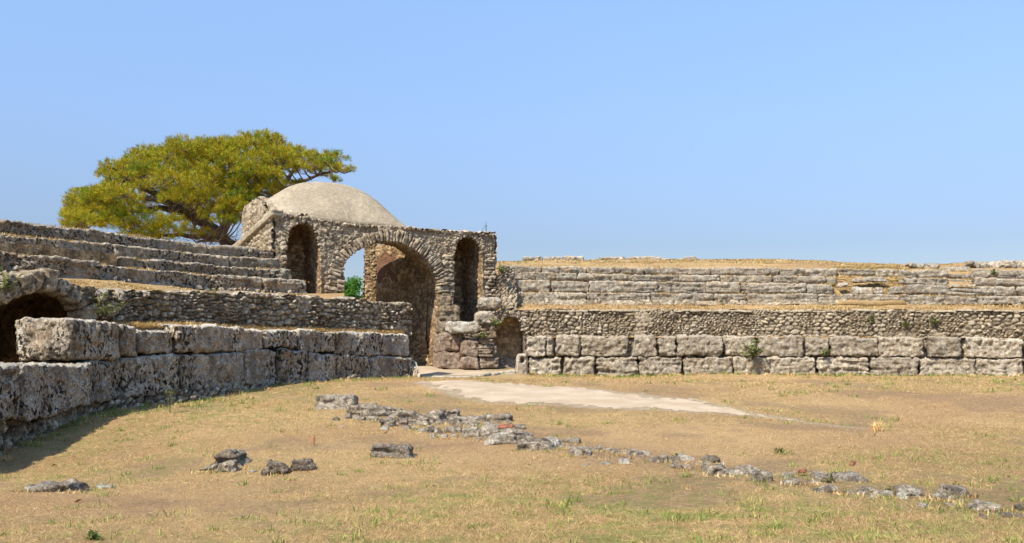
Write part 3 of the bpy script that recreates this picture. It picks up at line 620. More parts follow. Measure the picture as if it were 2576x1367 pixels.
# flat roof right of the dome
us = np.linspace(4.9, PG.L, 70); U, W = np.meshgrid(us, np.linspace(-.12, 2.6, 40), indexing='ij')
zr = np.interp(us, [4.9, 5.4, PG.L], [6.45, 6.44, 6.43])[:, None]+0*W
Gr = PG.pt(U, zr)+np.multiply.outer(W, INW); V, f, C = sheet(Gr, seed=61, cw=.4, ch=.4, amp=.07, flip=False); mk('roof_slab', V, f, MAT['gate'], g, None, C)
Gs = ruled([PG.pt(PG.L, .6), PG.pt(PG.L, .6)+INW*2.6], [PG.pt(PG.L, 6.45), PG.pt(PG.L, 6.45)+INW*2.6], .06); V, f, C = sheet(Gs, seed=62, flip=False); mk('side_wall', V, f, MAT['gate'], g, None, C)
Gs = ruled([PG.pt(PG.L, .6)+INW*2.6, p1], [PG.pt(PG.L, 6.45)+INW*2.6, p1+np.array([0, 0, 6.45])], .1); V, f, C = sheet(Gs, seed=63); mk('rear_wall', V, f, MAT['gate'], g, None, C)
# ragged stones along the parapet
acc = Acc(); rng = random.Random(8)
for x in np.arange(700, 1240, 7.5):
    yt = np.interp(x, [690, 760, 850, 900, 960, 1035, 1240], [541, 546, 561, 567, 568, 574, 590]); w_ = rng.uniform(6, 11); hh = rng.uniform(4, 9)
    a, b, c_, d_ = [PG.uz(*v) for v in ((x, yt+hh), (x+w_, yt+hh), (x+w_, yt-rng.uniform(0, 2)), (x, yt-rng.uniform(0, 2)))]
    V, Q = stone(*[PG.pt(v[0], v[1], .1) for v in (a, b, c_, d_)], -PG.n*.35, .04, int(x), .05, rough=.05, low=.03, strata=0); acc.add(V, Q, np.tile([[rng.random(), 0, 0]], (len(V), 1)))
acc.out('parapet_stones', MAT['gate'], g)
# pier behind the passage
e = empty('stone_pier', PZ(934, 45, 1), 'sunlit rubble pier seen through the tall arch, behind the passage', 'pillar')
acc = Acc(); a = PZ(918, 45, 0); b = PZ(953, 45, 0)
for (s_, t_, fl) in ((a, b, False), (a+[0, 1.1, 0], a, False), (b, b+[0, 1.1, 0], False)):
    V, f, C = sheet(line(s_, t_, .8, 7.2), seed=71, cw=.2, ch=.12, amp=.08); C[:, 0] = C[:, 0]*.5+.4; C[:, 1] *= .5; acc.add(V, f, C)
V, f, C = sheet(ruled([a+[0, 0, 7.2], b+[0, 0, 7.2]], [a+[0, 1.1, 7.2], b+[0, 1.1, 7.2]], .06), seed=72); acc.add(V, f, C)
acc.out('pier_shaft', MAT['inner'], e)
# lightning rod with cable
e = empty('lightning_rod', PG.pt(PG.uz(1231, 590)[0], 6.42, -.3), 'thin dark lightning rod standing on the right end of the gatehouse roof', 'rod')
r0 = np.array(e.location); V, Q = tube([r0-[0, 0, .1], r0+[0, 0, .3], r0+[0, 0, .55]], [.018, .014, .007]); mk('rod', V, Q, MAT['iron'], e)
V, Q = tube([r0+[-.06, 0, .38], r0+[.06, 0, .38]], .008); mk('crossbar', V, Q, MAT['iron'], e)
V, Q = tube(smooth_path([r0+[0, 0, .4], r0+[-.25, 0, .12], r0+[-.55, 0, .05]], 10), .006); mk('cable', V, Q, MAT['iron'], e)
V, Q = tube([r0+PG.n*.55-[0, 0, .05], r0+PG.n*.55-[0, 0, 1.0]], .012); mk('down_lead', V, Q, MAT['iron'], e)

# ================================================================== RUINED MASONRY right of the passage
e = empty('ruined_jamb', P(1180, 922, 36.3), 'broken stump of big stones beside the passage under the right niche', 'wall')
def blk(parent, x0, y0, x1, y1, D, depth, mat, seed, D2=None, name='stone_block', lab=None, **kw):
    D2 = D2 or D; V, Q = stone(P(x0, y1, D), P(x1, y1, D2), P(x1, y0, D2), P(x0, y0, D), np.array([-.25, 1, 0])*depth, .035, seed, **kw)
    o = mk(name, V, Q, mat, parent); return meta(o, lab)
blk(e, 1109, 838, 1167, 886, 36.0, 1.6, MAT['pink'], 1, 36.1, r=.1, rough=.06)
blk(e, 1109, 886, 1162, 930, 35.9, 1.6, MAT['pink'], 2, 36.0, r=.1, rough=.06)
blk(e, 1165, 850, 1206, 898, 35.7, 1.2, MAT['pink'], 3, 35.6, r=.14, rough=.08)
blk(e, 1160, 898, 1203, 928, 35.6, 1.2, MAT['pink'], 4, r=.1, rough=.07)
blk(e, 1204, 898, 1224, 928, 35.7, 1., MAT['pink'], 5, r=.08, rough=.07)
for i in range(7): blk(e, 1205+i % 2*1.5, 853+i*6.4, 1240-i % 3*2, 859.5+i*6.4, 35.6, .8, MAT['pink'], 30+i, name='thin_stone_course', r=.03, rough=.03, low=.02, pits=0)
blk(e, 1224, 898, 1258, 928, 35.7, 1., MAT['pink'], 6, r=.1, rough=.07)
blk(e, 1236, 868, 1250, 893, 35.7, .8, MAT['pink'], 8, r=.12)
blk(e, 1129, 809, 1204, 838, 35.7, 1.2, MAT['white'], 7, 35.3, lab='whitish flat slab lying across the stump', r=.12, rough=.05, low=.06, name='top_slab')
blk(e, 1109, 770, 1158, 808, 36.5, 1.0, MAT['gate'], 9, 36.6, r=.12, rough=.09, low=.08)
blk(e, 1108, 806, 1132, 840, 36.3, 1., MAT['gate'], 10, r=.1, rough=.08)
blk(e, 1109, 745, 1140, 776, 36.9, .8, MAT['gate'], 10, r=.1, rough=.08)
e = empty('ruined_masonry', P(1280, 925, 36.5), 'tumbled masonry with a small blind arch between the niche and the right arena wall', 'wall')
PR = Plane(1204, 36.2, 1322, 36.9)
sm = [(1243, 905), (1243, 862), (1246, 835), (1254, 815), (1268, 800), (1285, 794), (1300, 798), (1311, 812), (1317, 835), (1320, 880), (1320, 905)]
outr = [(1205, 940), (1205, 795), (1212, 784), (1250, 779), (1300, 778), (1324, 779), (1326, 940)]
panel(PR, outr, [PR.poly([(1243, 955)]+sm[1:-1]+[(1320, 955)])], .03, 81, MAT['gate'], e, 'wall_face', cw=.24, ch=.15, amp=.09)
al = nrm(np.array([-.2, 1, 0]))
nl = sweep(PR, PR.poly(sm), al, .75, .04, 82, MAT['pink'], e, 'blind_arch', cw=.3, ch=.2, amp=.06)
U, Z = np.meshgrid(np.arange(.3, 1.9, .03), np.arange(.7, 3.2, .03), indexing='ij'); V, f, C = sheet(PR.pt(U, Z)+al*.62, seed=83, cw=.6, ch=.2, amp=.03); C[:, 1] *= .3; mk('arch_back', V, f, MAT['inner'], nl, None, C)
voussoirs(PR, PR.poly(sm[3:-2]), .26, .13, .07, .35, 84, MAT['rrub'], e, 'arch_ring', r=.05, low=.02)
V, Q = stone(P(1248, 958, 36.7), P(1320, 958, 36.9), P(1318, 902, 36.9), P(1250, 906, 36.7), np.array([0, .5, 0]), .04, 9, .06); mk('stone_block', V, Q, MAT['pink'], e)
blk(e, 1211, 746, 1267, 782, 36.3, .9, MAT['rseat'], 11, lab='big rounded grey boulder', r=.2, rough=.06, low=.06, name='boulder')
blk(e, 1205, 783, 1243, 815, 35.9, .9, MAT['rseat'], 12, r=.16, rough=.07, low=.06)
blk(e, 1208, 815, 1240, 835, 36.1, .9, MAT['pink'], 13, r=.08, rough=.07); blk(e, 1210, 834, 1240, 852, 36.1, .9, MAT['pink'], 14, r=.08, rough=.07)
blk(e, 1232, 790, 1256, 822, 35.9, .5, MAT['rrub'], 15, r=.15, rough=.1); blk(e, 1238, 818, 1252, 850, 36.0, .5, MAT['rrub'], 16, r=.12, rough=.1)
A = [P(1246, 782, 37.6), P(1300, 782, 37.8)]; B = [P(1250, 676, 39.2), P(1290, 678, 40.3)]
V, f, C = sheet(ruled(A, B, .04), seed=85, cw=.3, ch=.2, amp=.16, rough=.04, bulge=.15); mk('rubble_slope', V, f, MAT['rrub'], e, None, C)
# small upright post stone with a hole
V, Q = stone(P(1295, 950, 34.9), P(1331, 948, 35.0), P(1325, 892, 35.0), P(1301, 891, 34.95), np.array([0, .45, 0]), .02, 4, .09, rough=.03, low=.03, pits=.0, strata=0)
hc = P(1314, 906, 34.9); d = np.hypot(V[:, 0]-hc[0], (V[:, 2]-hc[2])*.7); V[:, 1] += .3*np.exp(-(d/.075)**4)*(V[:, 1] < 35.15)
o = mk('post_stone', V, Q, MAT['right'], None); meta(o, 'upright pale stone post with a hole near its top, at the passage corner', 'stone')
# threshold kerb
e = empty('threshold_kerb', P(1180, 958, 33.2), 'low worn stone kerb across the entrance from the left wall to the holed post', 'kerb')
for i, (xa, ya, xb, yb, Da, Db) in enumerate([(1062, 946, 1140, 948, 32.7, 32.9), (1138, 948, 1216, 943, 32.9, 33.6), (1214, 943, 1240, 939, 33.6, 34), (1239, 938, 1262, 936, 34, 34.4), (1261, 936, 1297, 931, 34.4, 34.7)]):
    V, Q = stone(P(xa, ya+17-i*1.0, Da), P(xb, yb+16-i*1.2, Db), P(xb, yb, Db), P(xa, ya, Da), np.array([-.1, .4, 0]), .03, 200+i, .07, rough=.04, low=.05, pits=.03); mk('kerb_stone', V, Q, MAT['right'], e)

# ================================================================== RIGHT STAND
rpD = itp([(1300, 36.9), (1330, 36.9), (1900, 36.4), (2576, 34), (2950, 31.6)])
rwD = lambda x: rpD(x)+.75
r0D = itp([(1240, 39.3), (1330, 39.0), (1900, 38.4), (2576, 36.2), (2950, 33.8)])
rD = [lambda x, k=k: r0D(x)+.75*k for k in range(4)]
rTop = [itp([(1270, 735), (2108, 740), (2576, 745), (2950, 750)]), itp([(1270, 706), (1900, 711), (2108, 714), (2576, 722), (2950, 728)]), itp([(1250, 685), (2108, 696), (2576, 702), (2950, 706)]), itp([(1250, 667), (1500, 672), (2108, 677), (2576, 681), (2950, 686)])]
rBase = itp([(1240, 770), (1300, 768), (2108, 767), (2950, 767)]); rwT = itp([(1240, 779), (2950, 782)]); rwB = itp([(1240, 848), (1900, 847), (2576, 856), (2950, 862)])
crest = itp([(1100, 664), (1240, 659), (1310, 657), (1500, 655), (1700, 653), (1900, 652), (2000, 654), (2100, 659), (2200, 664), (2300, 666), (2400, 664), (2450, 660), (2576, 657), (2950, 655)])
crD = itp([(1100, 48), (1900, 47), (2576, 45), (2950, 43)])
rprof = [lambda x: P(x, rwT(x), rwD(x))+[0, .15, -1.0], lambda x: P(x, rwT(x)+1, rwD(x))+[0, .15, 0], lambda x: P(x, rBase(x), rD[0](x))]
def gapw(x): return float(sms(2098, 2116, x)*sms(2292, 2274, x))
for k in range(4):
    def upa(x, k=k):
        q_ = P(x, rTop[k](x), rD[k](x))+np.array([0, .2-.35*gapw(x), 0]); lo_ = float(zt(rTop[k-1], rD[k-1], x))-.09 if k else float(zt(rBase, rD[0], x)); q_[2] = lo_; return q_
    def upb(x, k=k): return P(x, rTop[k](x), rD[k](x))+np.array([0, .35-.1*gapw(x)+.25*gapw(x)*(k in (1, 2)), -.1])
    rprof += [upa, upb]
rprof += [lambda x: P(x, rTop[3](x)-1, rD[3](x)+1.0), lambda x: P(x, (rTop[3](x)*.45+crest(x)*.55)-.5, rD[3](x)+3.0), lambda x: P(x, crest(x), crD(x)), lambda x: P(x, crest(x)+20, crD(x)+3), lambda x: PZ(x, crD(x)+14, .6)]
GR = loft(rprof, np.arange(1246, 2950, 6), 'hill', MAT['ground'], flip=True, amp=.07)
# podium
e = empty('podium_wall', P(1900, 946, rpD(1900)), 'arena wall of two courses of large pale sunlit blocks on the right', 'wall')
U_ = [1320, 1375, 1395, 1459, 1580, 1588, 1656, 1703, 1821, 1903, 2024, 2087, 2208, 2326, 2333, 2421, 2430, 2575, 2690, 2820, 2940]
L_ = [1331, 1414, 1498, 1606, 1718, 1844, 2055, 2188, 2312, 2454, 2575, 2700, 2840, 2945]
yj = itp([(1320, 898), (1900, 898), (2576, 902), (2950, 905)]); yt_ = itp([(1320, 847), (2300, 848), (2576, 852), (2950, 856)]); yb_ = itp([(1320, 948), (1900, 948), (2576, 956), (2950, 962)])
rng = random.Random(5)
for a, b in zip(U_[:-1], U_[1:]):
    if b-a < 12: continue
    j = rng.uniform(-2.5, 1.5); kw = dict(r=.055, rough=.10, low=.045, pits=.05, strata=.025)
    if a == 1588: kw['taper'] = .25; j = -3
    if a == 1395: kw['taper'] = .1
    pblock(e, rpD, a+1, b-1, yt_(a)+j, yt_(b)+j+rng.uniform(-1, 1.5), yj(a)-1, yj(b)-1, MAT['right'], int(a), .85, rng.uniform(-.05, .12), **kw)
for a, b in zip(L_[:-1], L_[1:]):
    pblock(e, rpD, a+1, b-1, yj(a)+1, yj(b)+1, yb_(a)+3, yb_(b)+3, MAT['right'], int(a)+7, .9, rng.uniform(0, .14), r=.055, rough=.10, low=.045, pits=.05, strata=.03 if a not in (1498, 2055) else .09)
xx = np.arange(1324, 2945, 12)
A = np.array([P(x, yb_(x)+8, rpD(x))+[0, .35, 0] for x in xx]); B = np.array([P(x, yt_(x)+6, rpD(x))+[0, .45, 0] for x in xx]); V, f, C = sheet(ruled(A, B, .1), seed=91); mk('core_wall', V, f, MAT['lrub'], e, None, C)
# rubble wall
e = empty('rubble_wall', P(1900, 845, rwD(1900)), 'pale rubble retaining wall of small stones above the right arena blocks', 'wall')
xx = np.arange(1318, 2946, 10)
A = np.array([P(x, rwB(x)+3, rwD(x)) for x in xx]); B = np.array([P(x, rwT(x)+1.5*math.sin(x*.03), rwD(x)+.1) for x in xx])
V, f, C = sheet(ruled(A, B, .032), flatten=-.3, cw=.25, ch=.135, seed=92, amp=.12, rough=.025, bulge=.06); mk('wall_face', V, f, MAT['rrub'], e, None, C)
acc = Acc(); x = 1326; rng = random.Random(2)
while x < 2940:
    w_ = rng.uniform(25, 80); V, Q = stone(P(x, 784.5, rwD(x)-.06), P(x+w_, 785, rwD(x+w_)-.06), P(x+w_, rwT(x)-1, rwD(x+w_)), P(x, rwT(x)-1, rwD(x)), np.array([0, .6, 0]), .05, int(x), .05, rough=.04, low=.04, strata=0, pits=.02); acc.add(V, Q); x += w_
acc.out('coping', MAT['dome'], e)
A = np.array([P(x, rwB(x)-1, rwD(x)+.05) for x in xx]); B = np.array([P(x, yt_(x)+2, rpD(x)+.25) for x in xx])
Gl = ruled(B, A, .08); q = Gl.reshape(-1, 3); q = q+np.stack([q[:, 0]*0, q[:, 0]*0, .05*fbm(q*2, 3, 4)], 1); o = mk('ledge', q, gridf(*Gl.shape[:2]), MAT['ground'], None, None, np.zeros((len(q), 3))); o['kind'] = 'structure'
# seat rows
segs = [[(1290, 2950)], [(1278, 2097), (2280, 2392), (2452, 2950)], [(1272, 2106), (2264, 2386), (2452, 2950)], [(1262, 2108), (2112, 2388), (2450, 2950)]]
for k in range(4):
    e = empty('seat_row', P(1700, rTop[k](1700), rD[k](1700))-np.array([0, 0, .45]), 'pale sunlit stone seating row on the right stand, %s of its four rows' % ['lowest', 'second lowest', 'second highest', 'topmost'][k], 'seat row', 'stone seating rows of the right stand')
    low = (lambda x: float(zt(rTop[0], rD[0], x))-.40) if k == 0 else (lambda x, k=k: float(zt(rTop[k-1], rD[k-1], x))+.045)
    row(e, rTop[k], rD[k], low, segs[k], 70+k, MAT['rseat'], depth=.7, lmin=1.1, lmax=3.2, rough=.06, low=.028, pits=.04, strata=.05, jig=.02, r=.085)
for i, (x0, y0, x1, y1, D) in enumerate([(2150, 699, 2238, 709, 38.45), (2154, 723, 2203, 738, 37.6), (2206, 722, 2226, 738, 37.6), (2238, 720, 2277, 739, 37.6), (2120, 714, 2142, 722, 38.0)]):
    V, Q = stone(P(x0, y1, D), P(x1, y1, D), P(x1-3, y0, D+.1), P(x0+3, y0, D+.1), np.array([0, .5, 0]), .035, 700+i, .06, rough=.07, low=.07, strata=.05); o = mk('rock', V, Q, MAT['rseat']); meta(o, ['thin long slab in the grassy gap of the right seating, upper one', 'lower left stone lying in the grassy gap of the right seating', 'small stone between two others in the grassy gap of the right seating', 'jagged stone at the right edge of the grassy gap in the seating', 'small stone at the upper left of the grassy gap in the seating'][i], 'stone', 'stones in the seating gap')
xx = np.arange(1290, 2945, 10)
A = np.array([P(x, rBase(x)+3, rD[0](x)-.02) for x in xx]); B = np.array([P(x, rTop[0](x)+22, rD[0](x)+.12) for x in xx])
V, f, C = sheet(ruled(A, B, .04), cw=.35, ch=.12, seed=95, amp=.09); o = mk('rubble_footing', V, f, MAT['rrub'], None, None, C); meta(o, 'thin band of small stones under the lowest seating row of the right stand', 'wall')
# stair of thin slabs
e = empty('stair', P(2418, 742, 36.9), 'narrow flight of thin pale steps cutting through the right seating rows', 'stairs')
for i, (x0, y0, x1, y1, dd) in enumerate([(2384, 671, 2441, 686, 4.2), (2388, 689, 2450, 699, 3.5), (2390, 702, 2452, 711, 2.8), (2392, 715, 2455, 724, 2.1), (2394, 726, 2456, 734, 1.4), (2394, 735, 2456, 743, .7)]):
    D = float(r0D(2410))-.1+dd*.72; V, Q = stone(P(x0, y1, D), P(x1, y1+1, D-.1), P(x1, y0+1, D-.1), P(x0, y0, D), np.array([0, .8, 0]), .04, 300+i, .05, rough=.03, low=.03, strata=.02, pits=.02); mk('step', V, Q, MAT['white'] if i == 0 else MAT['rseat'], e)
# jagged boulders at the far right
for i, (x0, y0, x1, y1, D, lb_) in enumerate([(2436, 661, 2500, 682, 40.6, 'low jagged boulder beside the white step at the upper right'), (2492, 656, 2560, 682, 40.4, 'large jagged boulder crowning the right end of the stand'), (2556, 657, 2640, 684, 40.2, 'jagged boulder cut by the right edge, on top of the stand'), (2640, 652, 2760, 684, 40, 'jagged boulder beyond the right edge'), (2290, 664, 2335, 677, 41, 'flat rough rock above the topmost right row, left of its neighbour'), (2338, 665, 2372, 676, 41, 'short rough rock above the topmost row near the white step')]):
    V, Q = stone(P(x0, y1, D), P(x1, y1, D), P(x1-4, y0+3, D), P(x0+5, y0, D), np.array([0, 1.1, 0]), .045, 320+i, .2, rough=.14, low=.14, strata=.06); o = mk('boulder', V, Q, MAT['rseat']); meta(o, lb_, 'boulder', 'boulders at the upper right')
# blocks on the crest
CR = [(1317, 645, 1366, 655), (1368, 646, 1418, 656), (1418, 645, 1470, 656), (1480, 651, 1508, 657), (1511, 646, 1570, 656), (1578, 646, 1665, 656), (1664, 648, 1684, 656), (1700, 650, 1726, 656), (1722, 646, 1751, 655)]
CL = ['leftmost, lichen-stained grey', 'second from the left, plain grey', 'third from the left, pale with a ragged top', 'fourth, thin and low', 'fifth, dark and flat-topped', 'sixth, the longest', 'seventh, a tiny one', 'eighth, low and pale', 'rightmost, orange lichen on top']
for i, ((x0, y0, x1, y1), l_) in enumerate(zip(CR, CL)):
    D = float(crD(x0))-.3; V, Q = stone(P(x0, y1+3, D), P(x1, y1+3, D), P(x1, y0, D), P(x0, y0, D), np.array([0, .8, 0]), .05, 340+i, .06, rough=.06, low=.05, strata=.04); o = mk('stone_block', V, Q, MAT['lseat'] if i in (0, 4) else MAT['rseat']); meta(o, 'stone on the crest at right: '+l_, 'stone block', 'stone blocks on the crest')

# ================================================================== LOOSE ROCKS
def rock(x0, y0, x1, y1, mat, seed, name='rock', label=None, cat='rock', group='stones lying in the broken line across the arena', fl=.75, dep=.6, lean=0, res=None, **kw):
    c = onground((x0+x1)/2, y1); D = c[1]; L = (x1-x0)/F*D; A = (y1-y0)/F*D; d = max(.12, L*dep); slope = (EYE-c[2])/D
    H = max(.36*A, (A-d*slope*.9)*.82); s_ = -.09-.1*H
    xl = (x0-CX)/F*D; xr = (x1-CX)/F*D; ti = L*(1-fl)/2
    z0 = c[2]+s_; z1 = c[2]+H
    kw.setdefault('rough', .04+.05*min(1, L)); kw.setdefault('low', .04+.05*L); kw.setdefault('strata', .055*min(1, L+.2)); kw.setdefault('pits', .06*min(1, L+.2))
    V, Q = stone([xl, D, z0], [xr, D, z0], [xr-ti, D+.06, z1-max(0, lean)*H], [xl+ti, D+.06, z1-max(0, -lean)*H], np.array([0, d, 0]), res or max(.014, min(.03, L/26)), seed, min(.09, .25*H+.015), **kw)
    o = mk(name, V, Q, mat, None, c); return meta(o, label, cat, group)
cropA = lambda a, b, c, d: ((1150+a/2.576)/1.4907, (1430+b/2.576)/1.4907, (1150+c/2.576)/1.4907, (1430+d/2.576)/1.4907)
cropB = lambda a, b, c, d: ((1900+a/2.576)/1.4907, (1580+b/2.576)/1.4907, (1900+c/2.576)/1.4907, (1580+d/2.576)/1.4907)
cropC = lambda a, b, c, d: ((2800+a/2.477)/1.4907, (1650+b/2.477)/1.4907, (2800+c/2.477)/1.4907, (1650+d/2.477)/1.4907)
cropD = lambda a, b, c, d: (a/2.0125/1.4907, (1600+b/2.0125)/1.4907, c/2.0125/1.4907, (1600+d/2.0125)/1.4907)
K, DK, WH, PK, TE = MAT['rock'], MAT['darkrock'], MAT['white'], MAT['pink'], MAT['terra']
SM = 'small stone half sunk among the broken line of stones crossing the arena'
SMG = 'small stones of the broken line'
